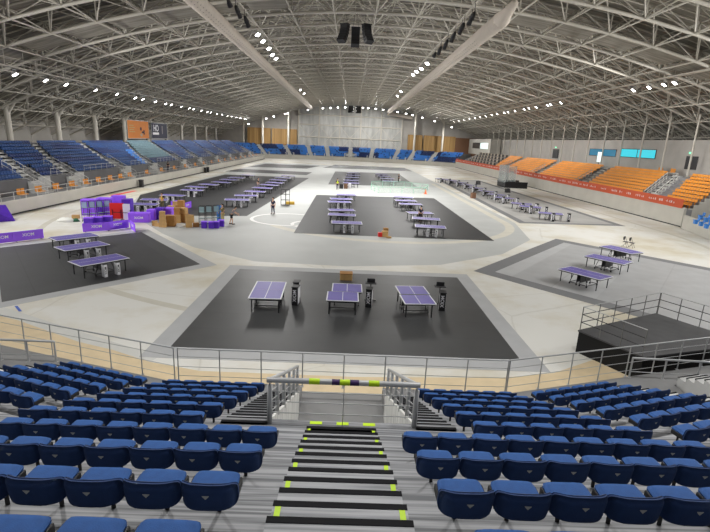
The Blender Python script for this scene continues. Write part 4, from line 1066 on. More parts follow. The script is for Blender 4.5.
def make_white_box():
    t = thing('towel_box', 'towel box', 'box')
    mb = MB(); mb.cbox(-.095, .095, -.16, .16, 0, .72, .02); mb.build('cabinet', 'table_white', t)
    lettering('XIOM', .17, t, (0, -.163, .38), (pi / 2, -pi / 2, 0), 'black')
    mb = MB(); mb.cbox(-.13, .13, -.18, .18, .72, .75, .01); mb.build('tray', 'black', t)
    return t
wtowel = Proto(make_white_box)
def make_score():
    t = thing('score_stand', 'score stand', 'score stand')
    mb = MB(); mb.bar((0, 0, 0), (0, 0, .95), .025, 6); mb.bar((-.3, 0, .03), (.3, 0, .03), .025, 6); mb.bar((0, -.3, .03), (0, .3, .03), .025, 6); mb.build('pole', 'black', t)
    mb = MB(); mb.cbox(-.28, .28, -.18, .18, .95, .99, .01); mb.build('tray', 'dark_grey', t)
    mb = MB(); mb.cbox(-.2, .2, -.03, .03, .99, 1.2, .01); mb.build('score_board', 'black', t)
    return t
score = Proto(make_score)
def long_table(ax, ay, bx, by, label, group, proto=None):
    """table whose long axis was measured from (ax, ay) to (bx, by) in the photograph"""
    a, b = G(ax, ay, TH), G(bx, by, TH); c = (a + b) / 2; d = b - a
    return (proto or table)((c.x, c.y, .009), atan2(d.y, d.x) - pi / 2, label, group), c, d.normalized()
# the three nearest, lengthways to the camera
FR = 'purple tables on the nearest mat'
def ctr(pts): return sum((G(x, y, TH) for x, y in pts), Vector((0, 0, 0))) / len(pts)
c1 = ctr([(248, 298.6), (275, 301.5), (261, 280), (288, 281.3)]); table((c1.x, c1.y, .009), radians(2), 'purple table on the nearest mat, left of the three, both halves joined', FR)
t2 = Proto(lambda: make_table(0.05, 0.1)); c2 = ctr([(327.5, 301), (357, 303), (334, 282.5), (361, 283.5)]); t2((c2.x, c2.y, .009), radians(0), 'purple table on the nearest mat, middle one, halves set out of line', FR)
t3 = Proto(lambda: make_table(0.14, 0.02)); c3 = ctr([(402, 305.3), (432.5, 305.6), (399.2, 284.4), (426, 285.9)]); t3((c3.x, c3.y, .009), radians(5), 'purple table on the nearest mat, right of the three, halves split by a gap', FR)
for (x, y), w in (((295.5, 304.5), 'left'), ((368.5, 306.5), 'middle'), ((441.5, 310)  , 'right')):
    p = G(x, y); towel((p.x, p.y, .009), radians(-8), 'black towel box with white letters right of the %s of the three nearest tables' % w, 'towel boxes on the nearest mat')
    p = G(x + (1 if w == 'left' else 1.5 if w == 'middle' else -3), y - 5.5); (score if w != 'left' else towel)((p.x, p.y, .009), radians(-3), '%s behind the lettered towel box of the %s nearest table' % ('second black towel box' if w == 'left' else 'black score stand', w), 'score stands on the nearest mat' if w != 'left' else 'towel boxes on the nearest mat')
def table_set(rows, where, group, boxes, far=False):
    out = []
    for i, r in enumerate(rows):
        lab = 'purple table, %s, %s from the camera' % (where, 'nearest' if i == 0 else nth(i))
        o, c, d = long_table(*r, lab, group); out.append((o, c, d))
        n = Vector((d.y, -d.x, 0)); n = n if n.y < 0 else -n
        k = boxes if not callable(boxes) else boxes(i)
        for q in range(k):
            p = c + n * 1.0 + d * ((q - (k - 1) / 2) * 0.72 + 0.12); rz = atan2(n.y, n.x) + pi / 2
            wtowel((p.x, p.y, .009), rz, 'white towel box, %s one at the %s table, %s' % ('left' if q == 0 else 'right', 'nearest' if i == 0 else nth(i), where), 'white towel boxes')
    return out
table_set([(75, 263.7, 122, 256), (59.3, 249, 104, 242.8), (53.4, 238.9, 93.8, 234.3)], 'left mat with barriers', 'purple tables on the left mat', 2)
table_set([(332.8, 222, 360.7, 223), (329, 214, 355, 215.2), (330, 209.7, 353, 210), (329, 201.5, 349.7, 202), (331.8, 198.6, 350.8, 199), (338, 194.5, 354, 195)], 'left column on the middle mat', 'tables of the middle mat', lambda i: 2 if i in (0, 3) else 0)
table_set([(416, 225.6, 444.8, 227.3), (413, 217.7, 439.3, 219.4), (407, 212.5, 432.5, 212.9), (400, 203.6, 421.3, 204.4), (395.6, 200.2, 415.6, 200.9), (395, 196.6, 411.4, 197.7)], 'right column on the middle mat', 'tables of the middle mat', lambda i: 2 if i == 0 else 0)
table_set([(132.7, 203.6, 154.6, 204.3), (143.7, 199.2, 165.6, 199.6), (162.3, 194.6, 183.4, 195.8), (181.7, 189.6, 202.8, 190.4), (187.6, 186.2, 205.5, 187.4), (201, 183.7, 217.3, 185), (213.8, 181.6, 229, 182.6), (222, 179.1, 236.5, 180), (229.9, 177.2, 243, 178), (241.6, 174.7, 253.4, 175.4)], 'outer column on the long left mat', 'tables of the long left mat', lambda i: 2 if i < 5 else 0)
table_set([(226, 199.4, 248, 199.8), (235, 195.2, 257, 195.6), (244.9, 191, 265, 191.8), (253, 187.3, 272, 188.3), (260.5, 184.3, 278, 185.3), (266.6, 182, 283, 183), (270.5, 179.4, 286, 180.3), (276, 177.3, 290, 178), (281.7, 175.5, 295, 176.1)], 'inner column on the long left mat', 'tables of the long left mat', lambda i: 2 if i < 3 else 0)
table_set([(345, 182.6, 357.5, 183.2), (344.5, 180, 358, 180.5), (346, 177.2, 358, 177.6), (348, 175, 358.5, 175.3), (348.4, 172.8, 358.4, 173)], 'left column on the mat behind the net', 'tables behind the green net', 0)
table_set([(384.2, 180.8, 395.6, 181.5), (381.7, 178.3, 392.8, 178.9), (379, 176, 389, 176.4), (376.6, 174, 386, 174.3)], 'right column on the mat behind the net', 'tables behind the green net', 0)
rl = table_set([(538.5, 212.3, 563, 214.3), (518.7, 205.6, 542.4, 207.8), (510.8, 202.6, 532.6, 204.4), (495, 196.8, 514.8, 198.8), (487, 193.6, 506, 195.4), (478, 190.2, 495, 192.2), (468.4, 186.9, 484.2, 188.7), (460, 183.9, 475, 185.5), (453, 181.7, 467, 183.2), (445.5, 179.7, 458.6, 181.1), (436, 178.4, 448, 179.4)], 'line on the long right mat', 'tables of the long right mat', 0)
for i, (o, c, d) in enumerate(rl):
    n = Vector((d.y, -d.x, 0))
    for s_, w in ((0.2, 'near the net'), (1.95, 'at its right end')):
        p = c + d * s_ + n * (1.25 if s_ < 1 else .35); towel((p.x, p.y, .009), random.uniform(-.3, .3), 'black towel box %s of the %s table on the long right mat' % (w, 'nearest' if i == 0 else nth(i)), 'black towel boxes on the long right mat')
rr_ = table_set([(563, 267.2, 608.7, 278.8), (588.4, 254.8, 629.5, 263.4), (603.5, 245.3, 639.6, 253.7)], 'pale mat by the black stage', 'tables of the pale right mat', 0)
def make_fold_chair():
    t = thing('folding_chair', 'folding chair', 'chair')
    mb = MB(); mb.cbox(-.2, .2, -.2, .2, .43, .46, .01); mb.build('seat', 'black', t)
    mb = MB(); mb.cbox(-.2, .2, .17, .2, .6, .88, .01); mb.build('backrest', 'black', t)
    for s_ in (-1, 1): mb = MB(); mb.bar((s_ * .2, -.22, 0), (s_ * .2, .2, .88), .013, 5); mb.bar((s_ * .2, .25, 0), (s_ * .2, -.15, .45), .013, 5); mb.build('leg', 'black', t)
    return t
fchair = Proto(make_fold_chair)
for i, (x, y) in enumerate(((625, 246.8), (631, 247.9))):
    p = G(x, y); fchair((p.x, p.y, .009), radians(40), 'black folding chair behind the farthest table of the pale right mat, %s one' % ('left', 'right')[i], 'folding chairs on the pale right mat')
# ------------------------------------------------------------ purple things
def make_barrier():
    t = thing('court_barrier', 'barrier', 'barrier')
    mb = MB(); mb.cbox(-.99, .99, -.02, .02, .04, .72, .012); mb.build('panel', 'purple', t)
    mb = MB()
    for s_ in (-.8, .8): mb.bar((s_, -.2, .015), (s_, .2, .015), .015, 5); mb.bar((s_, 0, 0), (s_, 0, .1), .015, 5)
    mb.build('foot', 'black', t)
    lettering('XIOM', .3, t, (0, -.024, .42), (pi / 2, 0, 0))
    return t
barrier = Proto(make_barrier)
def from_to(pr, a, b, label, group, scale=True):
    A, B = G(*a), G(*b); d = B - A; c = (A + B) / 2
    o = pr((c.x, c.y, 0), atan2(d.y, d.x), label, group); return o
BG = 'purple court barriers'
from_to(barrier, (-10, 245), (15.2, 242), 'purple barrier with white letters, cut by the left picture edge', BG)
from_to(barrier, (15.6, 242), (41.8, 238.7), 'purple barrier with white letters, right one of the pair by the leaning purple board', BG)
from_to(barrier, (86.3, 232.3), (107.5, 230.9), 'purple barrier with white letters below the wire trolleys', BG)
from_to(barrier, (107.9, 230.8), (127.6, 228.2), 'purple barrier with white letters below the red panel', BG)
from_to(barrier, (129.8, 227.8), (136.4, 233.4), 'purple barrier turned edge-on at the corner of the left mat', BG)
from_to(barrier, (173.6, 207.6), (180.2, 206.4), 'purple barrier standing alone behind the cartons, left of two', BG)
from_to(barrier, (184, 210), (191, 207.8), 'purple barrier standing alone behind the cartons, right of two', BG)
# leaning board at the left edge
p = Vector((-28.9, 41.6, 0)); t = thing('leaning_board', 'large purple board with rows of white writing leaning on the left boards', 'board', p)
A, B, C_, D = G(15.5, 221), G(-14, 222.7), at_x(-18, 206, -29.8), at_x(5.5, 204.7, -29.8)
mb = MB(); vs = [A, B, C_, D]; nrm = (B - A).cross(D - A).normalized() * .05
vs = [v - p for v in vs]; mb.add(vs + [v + nrm for v in vs], [(0, 1, 2, 3), (7, 6, 5, 4), (0, 4, 5, 1), (1, 5, 6, 2), (2, 6, 7, 3), (3, 7, 4, 0)]); mb.build('panel', 'purple_dark', t)
nrm2 = -nrm.normalized() * .012 if nrm.z < 0 else nrm.normalized() * .06
nn = (nrm.normalized() if nrm.z > 0 else -nrm.normalized()) * (.062 if nrm.z > 0 else .012)
mb = MB(); a_, b_, c__, d_ = vs
def bil(u, v): return (a_.lerp(b_, u)).lerp(d_.lerp(c__, u), v) + nn
for q in range(6):
    v = .18 + .12 * q; u = .12
    while u < .6:
        w = random.uniform(.03, .07); mb.add([bil(u, v), bil(u + w, v), bil(u + w, v + .035), bil(u, v + .035)], [(0, 1, 2, 3)]); u += w + .025
mb.build('lettering', 'lettering', t)
def crate(name, label, cat, p, size, rz, m_, group=None, lid=None, text=False, m2=None):
    t = thing(name, label, cat, (p[0], p[1], p[2] if len(p) > 2 else 0), rz, group); x, y, z = size
    mb = MB(); mb.cbox(-x / 2, x / 2, -y / 2, y / 2, 0, z * (.9 if lid else 1), .03); mb.build('body', m_, t)
    if lid: mb = MB(); mb.cbox(-x / 2 - .02, x / 2 + .02, -y / 2 - .02, y / 2 + .02, z * .9, z, .02); mb.build('lid', lid, t)
    if text: lettering('XIOM', min(.32, z * .35), t, (0, -y / 2 - .006, z * .5), (pi / 2, 0, 0))
    return t
RA = radians(8)
g = lambda x, y: G(x, y)
# tall purple flight cases behind the trolleys
for i, (x, y, w, h, d) in enumerate(((91, 214.8, 1.35, 1.5, .9), (106, 213.6, 1.3, 1.55, .9), (128.6, 217.5, .8, 1.75, .9), (119.8, 211.4, 1.15, 1.6, .9))):
    p = g(x, y); crate('storage_case', 'tall purple storage case behind the %s' % ('leftmost wire trolleys', 'rightmost wire trolleys', 'white folded panel', 'red panel')[i], 'case', p, (w, d, h), RA, 'purple' if i != 2 else 'purple_dark', 'purple storage cases')
def make_cart():
    t = thing('wire_trolley', 'wire trolley', 'trolley'); f = MB(); w, d, h = .5, .44, 1.75
    for sx in (-1, 1):
        for sy in (-1, 1): f.bar((sx * w / 2, sy * d / 2, .1), (sx * w / 2, sy * d / 2, h), .02, 5)
    for z in (.12, .65, 1.2, h):
        for sy in (-1, 1): f.bar((-w / 2, sy * d / 2, z), (w / 2, sy * d / 2, z), .015, 5)
        for sx in (-1, 1): f.bar((sx * w / 2, -d / 2, z), (sx * w / 2, d / 2, z), .015, 5)
    for k in range(1, 5): x = -w / 2 + w * k / 5; f.bar((x, d / 2, .12), (x, d / 2, h), .008, 4)
    f.build('frame', 'black', t)
    for z in (.13, .66, 1.21):
        s_ = MB(); s_.box(-w / 2, w / 2, -d / 2, d / 2, z, z + .015); s_.build('shelf', 'teal_glass' if z > .2 else 'black', t)
    for sx in (-1, 1):
        for sy in (-1, 1): q = MB(); q.bar((sx * w / 2 - .02, sy * d / 2, .05), (sx * w / 2 + .02, sy * d / 2, .05), .05, 8); q.build('caster', 'black', t)
    q = MB(); q.box(-w / 2 + .03, w / 2 - .03, -d / 2 + .03, -d / 2 + .04, 1.25, 1.7); q.build('hanging_sheet', 'teal_glass', t)
    return t
cart = Proto(make_cart)
for i, (x, y) in enumerate(((86.5, 221.3), (94, 220.6), (101.5, 219.9), (109, 219.2))):
    p = g(x, y); cart((p.x, p.y, 0), RA, 'tall black wire trolley left of the red panel, %s from the left' % nth(i), 'wire trolleys by the left mat')
for i, (x, y) in enumerate(((89.5, 225.3), (98.5, 224.4), (108, 223.5))):
    p = g(x, y); crate('storage_bin', 'purple bin in front of the wire trolleys, %s from the left' % nth(i), 'bin', p, (.7, .55, .68), RA, 'purple_dark', 'purple bins by the wire trolleys', lid='purple')
p = g(104, 225.3); crate('paper_parcel', 'small white parcel before the purple bins', 'parcel', p, (.5, .3, .2), RA, 'sack')
# folded red and white table halves, upright on wheels
def folded(label, p, m_, w=1.35, h=1.4):
    t = thing('folded_table', label, 'table', (p.x, p.y, 0), RA)
    for s_ in (-1, 1): mb = MB(); mb.cbox(-w / 2, w / 2, s_ * .12 - .015, s_ * .12 + .015, .16, .16 + h, .01); mb.build('tabletop', m_, t)
    mb = MB()
    for s_ in (-.35, .35): mb.bar((s_, -.3, .06), (s_, .3, .06), .025, 5); mb.bar((s_, -.16, .06), (s_, -.16, 1.0), .025, 5)
    mb.bar((-.35, -.16, .75), (.35, -.16, .75), .025, 5); mb.build('undercarriage', 'black', t)
folded('bright red folded panel on a black trolley frame by the purple cases', g(117.8, 220.3), 'red', 1.15)
folded('white folded panel leaning just right of the red panel', g(127.3, 220.7), 'table_white', .55, 1.35)
p = g(140, 221.8); crate('covered_pallet', 'purple wrapped pallet with white letters right of the red panel', 'pallet', p, (1.75, .9, .85), radians(12), 'purple', 'purple wrapped pallets', text=True)
for i, (x, y, w, h) in enumerate(((152.5, 219.4, .7, .95), (161, 218.7, .7, 1.05), (169.5, 218.0, .7, 1.0))):
    p = g(x, y); crate('covered_pallet', 'purple wrapped pallet behind the cartons, %s from the red panel' % nth(i + 1), 'pallet', p, (w, .95, h), radians(2), 'purple' if i != 1 else 'purple_dark', 'purple wrapped pallets')
# cartons
def carton(p, size, rz, label, m_='cardboard'):
    t = thing('carton', label, 'carton', p, rz, 'cartons by the left mat'); x, y, z = size
    mb = MB(); mb.box(-x / 2, x / 2, -y / 2, y / 2, 0, z); mb.build('body', m_, t)
    mb = MB(); mb.box(-x / 2 - .003, x / 2 + .003, -.03, .03, z - .12, z + .003); mb.build('packing_tape', 'vip', t)
    return t
def at(x, y, z=0): q = G(x, y); return (q.x, q.y, z)
for k in range(4): carton(at(163, 227, .34 * k), (.55 - .03 * k, .45, .335), .1 * k, 'tan carton in the leftmost tall stack, %s from the floor' % nth(k))
carton(at(155, 225.5), (.45, .4, .4), .3, 'small tan carton left of the tallest stack of cartons')
carton(at(157.8, 226.2), (.4, .35, .3), -.2, 'low tan carton touching the tallest stack of cartons')
carton(at(171, 226), (.8, .7, .95), .1, 'big brown carton with a dark frame right of the tallest stack', 'cardboard_dark')
for k, (x, y, z, s_) in enumerate(((178, 222.5, 0, (.58, .6, .75)), (184.5, 222.2, 0, (.58, .6, .8)), (190.8, 222.5, 0, (.55, .5, .7)), (178, 222.5, .75, (.5, .5, .6)), (184.5, 222.2, .8, (.52, .5, .55)), (182, 220, 1.0, (.55, .5, .75)))):
    if k == 5: z = 0; s_ = (.55, .5, 1.85)
    carton(at(x, y, z), s_, random.uniform(-.2, .2), ('tan carton at the base of the big heap, left', 'tan carton at the base of the big heap, middle', 'tan carton at the base of the big heap, right', 'tan carton on top of the left base carton of the heap', 'tan carton on top of the middle base carton of the heap', 'tall narrow carton rising behind the heap')[k], 'cardboard' if k % 2 == 0 else 'cardboard_dark')
for k, (x, y) in enumerate(((172, 212.5), (179.5, 212))):
    carton(at(x, y), (.7, .5, .7), .05, 'tan carton behind the purple pallets, %s one' % ('left', 'right')[k]); 
carton(at(176, 212.2, .71), (.5, .4, .4), .1, 'tan carton on top of the two behind the purple pallets')
for k in range(4):
    p = at(186.7 + 1.6 * k, 227.6); t = thing('wooden_board', 'upright pinkish board in the bundle before the cartons, %s from the left' % nth(k), 'board', p, .1, 'upright boards before the cartons')
    mb = MB(); mb.cbox(-.07, .07, -.03, .03, 0, 1.15 - .05 * (k % 2), .01); mb.build('plank', 'cardboard', t)
carton(at(196, 226.8), (.5, .4, .36), .3, 'orange-brown carton at the right end of the carton heap', 'cardboard_dark')
def lump(name, label, cat, p, sx, sy, sz, m_, seed=1):
    r = random.Random(seed); mb = MB(); nu, nv = 14, 7; vs = []
    for j in range(nv + 1):
        for i in range(nu):
            a = 2 * pi * i / nu; b = pi / 2 * j / nv; k = 1 + r.uniform(-.14, .14)
            vs.append((sx * cos(a) * cos(b) * k, sy * sin(a) * cos(b) * k, max(0, sz * sin(b) * k if j else 0)))
    mb.add(vs, [(j * nu + i, j * nu + (i + 1) % nu, (j + 1) * nu + (i + 1) % nu, (j + 1) * nu + i) for j in range(nv) for i in range(nu)] + [tuple(range(nu - 1, -1, -1))])
    o = mb.build(name, m_, smooth=True); o.location = (p[0], p[1], p[2] if len(p) > 2 else 0); return tag(o, label, cat)
lump('plastic_sack', 'white sack lying in front of the carton heap', 'sack', at(181, 226.6), .45, .3, .28, 'sack', 3)
lump('plastic_sack', 'big white sack on the bare floor left of the wire trolleys', 'sack', at(66.5, 221.4), .75, .45, .35, 'sack', 4)
lump('cloth_bundle', 'dark green bundle between the white sack and the trolleys', 'bundle', at(75.5, 221.4), .35, .3, .26, 'green', 5)
carton(at(76, 218.2), (.6, .4, .3), .3, 'flat tan carton on the floor left of the wire trolleys')
# right-hand trolleys with purple bins
for i, (x, y) in enumerate(((202.5, 225.6), (209.7, 225), (217, 224.5))):
    p = at(x, y); cart(p, radians(6), 'black wire trolley right of the carton heap, %s from the left' % nth(i), 'wire trolleys right of the cartons')
for i, (x, y) in enumerate(((204.5, 228), (211.5, 228.2), (216.5, 228), (221.5, 226.4))):
    p = G(x, y); crate('storage_bin', 'purple bin before the trolleys right of the cartons, %s from the left' % nth(i), 'bin', p, (.46, .46, .6), radians(6), 'purple_dark', 'purple bins right of the cartons', lid='purple')
p = G(219.5, 222); crate('blue_box', 'small bright blue box on a trolley end near two people', 'box', (p.x, p.y, 0), (.4, .3, 1.55), .1, 'blue_plastic_bright')
# boxes on the mats
p = G(346, 279.2); t = crate('wooden_box', 'tan box alone on the back edge of the nearest mat', 'box', p, (.72, .6, .42), .02, 'cardboard', lid='cardboard_dark')
p = G(380.5, 236.5); crate('cloth_bag', 'red bag beside two cartons on the front edge of the middle mat', 'bag', p, (.45, .35, .35), .1, 'red')
p = G(384.6, 236.6); crate('carton', 'tan carton on the front edge of the middle mat by the red bag', 'carton', p, (.5, .4, .5), .2, 'cardboard')
p = G(385.6, 234); crate('carton', 'tan carton behind the red bag on the middle mat', 'carton', p, (.4, .4, .55), .2, 'cardboard_dark')
p = G(388.8, 238); crate('carton', 'flat tan carton on bare floor in front of the middle mat', 'carton', p, (.42, .3, .14), .0, 'cardboard')
# rolling rack with a yellow pile
p = G(285.2, 206.2); t = thing('clothes_rack', 'tall black rolling rack beside the lone person in navy', 'rack', p, .1)
f = MB()
for sx in (-.5, .5):
    for sy in (-.3, .3): f.bar((sx, sy, .1), (sx, sy, 1.95), .025, 5)
for z in (.12, .75, 1.4, 1.95):
    for sy in (-.3, .3): f.bar((-.5, sy, z), (.5, sy, z), .02, 5)
f.build('frame', 'black', t)
mb = MB(); mb.box(-.5, .5, -.3, .3, .12, .16); mb.build('shelf', 'black', t)
mb = MB(); mb.box(.02, .1, -.28, .28, .2, 1.9); mb.build('hanging_bag', 'dark_cloth', t)
p = G(290, 204.2); crate('sheet_pile', 'low pile of yellow sheets beside the rolling rack', 'pile', p, (1.1, .7, .32), .1, 'yellow')
# mesh fence with a cone, cases behind the person in the vest
PTS = [(371, 190.3), (378.5, 193.4), (424.5, 193.7), (428, 190.5), (404, 187.2), (371.5, 186.8), (371, 190.3)]
Q = [G(*q) for q in PTS]; root = thing('mesh_fence', 'low pale green mesh fence pen behind the middle mat', 'fence', Q[0])
for a, b in zip(Q, Q[1:]):
    a, b = a - Q[0], b - Q[0]; n = max(1, round((b - a).length / 2.2))
    mb = MB(); mb.add([a + Vector((0, 0, .05)), b + Vector((0, 0, .05)), b + Vector((0, 0, 1.0)), a + Vector((0, 0, 1.0))], [(0, 1, 2, 3)])
    d = (b - a).normalized(); nn_ = Vector((-d.y, d.x, 0)) * .01; mb.add([v + nn_ for v in (a + Vector((0, 0, .05)), b + Vector((0, 0, .05)), b + Vector((0, 0, 1.0)), a + Vector((0, 0, 1.0)))], [(3, 2, 1, 0)]); mb.build('mesh_panel', 'net', root)
    mb = MB(); mb.bar(a + Vector((0, 0, 1.0)), b + Vector((0, 0, 1.0)), .03, 5); mb.build('top_rail', 'green_rail', root)
    for i in range(n): c = a.lerp(b, i / n); mb = MB(); mb.bar(c, c + Vector((0, 0, 1.0)), .03, 5); mb.build('post', 'green_rail', root)
p = G(425.5, 194); t = thing('traffic_cone', 'orange cone at the right end of the green mesh fence', 'cone', p)
mb = MB(); mb.tube([(0, 0, .03), (0, 0, .75)], [.2, .04], 12); mb.build('body', 'cone', t); mb = MB(); mb.cbox(-.28, .28, -.28, .28, 0, .04, .02); mb.build('base', 'cone', t)
for i, (x, y, w, h, m_) in enumerate(((341.2, 188.6, .66, .75, 'black'), (345.6, 188.6, .62, .8, 'brown'), (349.6, 188.4, .5, .85, 'table_white'))):
    p = G(x, y); crate('equipment_case', ('black case', 'brown case', 'white case')[i] + ' right of the person in the lime vest', 'case', p, (w, .6, h), 0, m_)
# small things along the right boards
p = G(473, 198.2); crate('wooden_stool', 'brown wooden box stool alone beside the long right mat', 'stool', p, (.7, .6, .85), .2, 'brown', lid='brown')
for i, (x, y) in enumerate(((478.2, 184.6), (507.5, 192.6))):
    p = G(x, y); t = thing('floor_speaker', 'small black monitor box on the floor by the right boards, %s one' % ('far', 'near')[i], 'loudspeaker', p, .4)
    mb = MB(); mb.add([(-.4, -.35, 0), (.4, -.35, 0), (.4, .35, 0), (-.4, .35, 0), (-.4, -.1, .75), (.4, -.1, .75), (.4, .35, .75), (-.4, .35, .75)], [(3, 2, 1, 0), (4, 5, 6, 7), (0, 1, 5, 4), (1, 2, 6, 5), (2, 3, 7, 6), (3, 0, 4, 7)]); mb.build('cabinet', 'black', t)
    mb = MB(); mb.add([(-.34, -.337, .08), (.34, -.337, .08), (.34, -.125, .68), (-.34, -.125, .68)], [(0, 1, 2, 3)]); mb.build('grille', 'dark_grey', t)
t = thing('small_stage', 'low black platform with clear screens against the right boards', 'stage', (33.7, 100.5, 0), 0)
mb = MB(); mb.cbox(-2.3, 2.3, -2.6, 2.6, 0, .95, .03); mb.build('platform', 'black', t)
for q in (-1, 1): mb = MB(); mb.box(-2.3, 2.3, -2.64 if q < 0 else 2.6, -2.6 if q < 0 else 2.64, .95, 1.25); mb.build('edge_board', 'black', t)
for a, b, c, d in ((-2.2, -2.16, -2.3, 2.4), (-2.2, -.2, 2.36, 2.4), (-2.2, -.2, -2.34, -2.3)): mb = MB(); mb.box(a, b, c, d, .95, 4.3); mb.build('clear_screen', 'glass', t)
for a, b in ((-2.18, -2.32), (-2.18, 2.38), (-.2, 2.38), (-.2, -2.32)): mb = MB(); mb.bar((a, b, .95), (a, b, 4.3), .05, 6); mb.build('post', 'steel', t)
for i, (x, y) in enumerate(((141.5, 186.6), (205.5, 175.2), (208, 174.8))):
    p = at_x(x, y, BL + .5); t = thing('waste_bin', 'dark bin against the left boards, %s from the camera' % nth(i), 'bin', (BL + .5, p.y, 0))
    mb = MB(); mb.cbox(-.25, .25, -.28, .28, 0, .95, .03); mb.build('body', 'black', t); mb = MB(); mb.cbox(-.28, .28, -.3, .3, .95, 1.08, .03); mb.build('lid', 'dark_grey', t)
# ------------------------------------------------------------ black stage
zs = .95; A = G(572, 351); B = G(656, 313, zs); A.z = 0; B.z = 0
P0 = G(578, 330, zs); P0.z = 0; e1 = (B - P0); L1 = e1.length; e1.normalize(); e2 = Vector((e1.y, -e1.x, 0))
def reach(p):
    return (p.y - (14.06 + TA * (p.x - XB))) / (-e2.y + TA * e2.x)
LA, LB = reach(P0), reach(P0 + e1 * L1)
st = thing('performance_stage', 'black platform with thin rails in front of the right wing seats', 'stage', (P0.x, P0.y, 0), atan2(e1.y, e1.x))
mb = MB(); mb.poly([(0, 0), (L1, 0), (L1, -LB), (0, -LA)], zs - .06, zs); mb.build('platform_top', 'dark_grey', st)
mb = MB(); mb.poly([(.03, -.03), (L1 - .03, -.03), (L1 - .03, -LB + .04), (.03, -LA + .04)], 0, zs - .06); mb.build('skirt', 'black_fabric', st)
def stage_rail(pts, n, label=None):
    P = [Vector(p) for p in pts]
    for a, b in zip(P, P[1:]):
        for h in (.35, .68, 1.0): mb = MB(); mb.bar(a + Vector((0, 0, h)), b + Vector((0, 0, h)), .016, 6); mb.build('rail', 'steel' if h == 1.0 else 'black', st)
        for i in range(n + 1): c = a.lerp(b, i / n); mb = MB(); mb.bar(c, c + Vector((0, 0, 1.0)), .02, 6); mb.build('post', 'lamp_grey', st)
stage_rail([(.05, -.05, zs), (L1 - .05, -.05, zs)], 5)
stage_rail([(L1 - .05, -.08, zs), (L1 - .05, -LB + .1, zs)], 4)
stage_rail([(.05, -.05, zs), (.05, -LA + .1, zs)], 3)
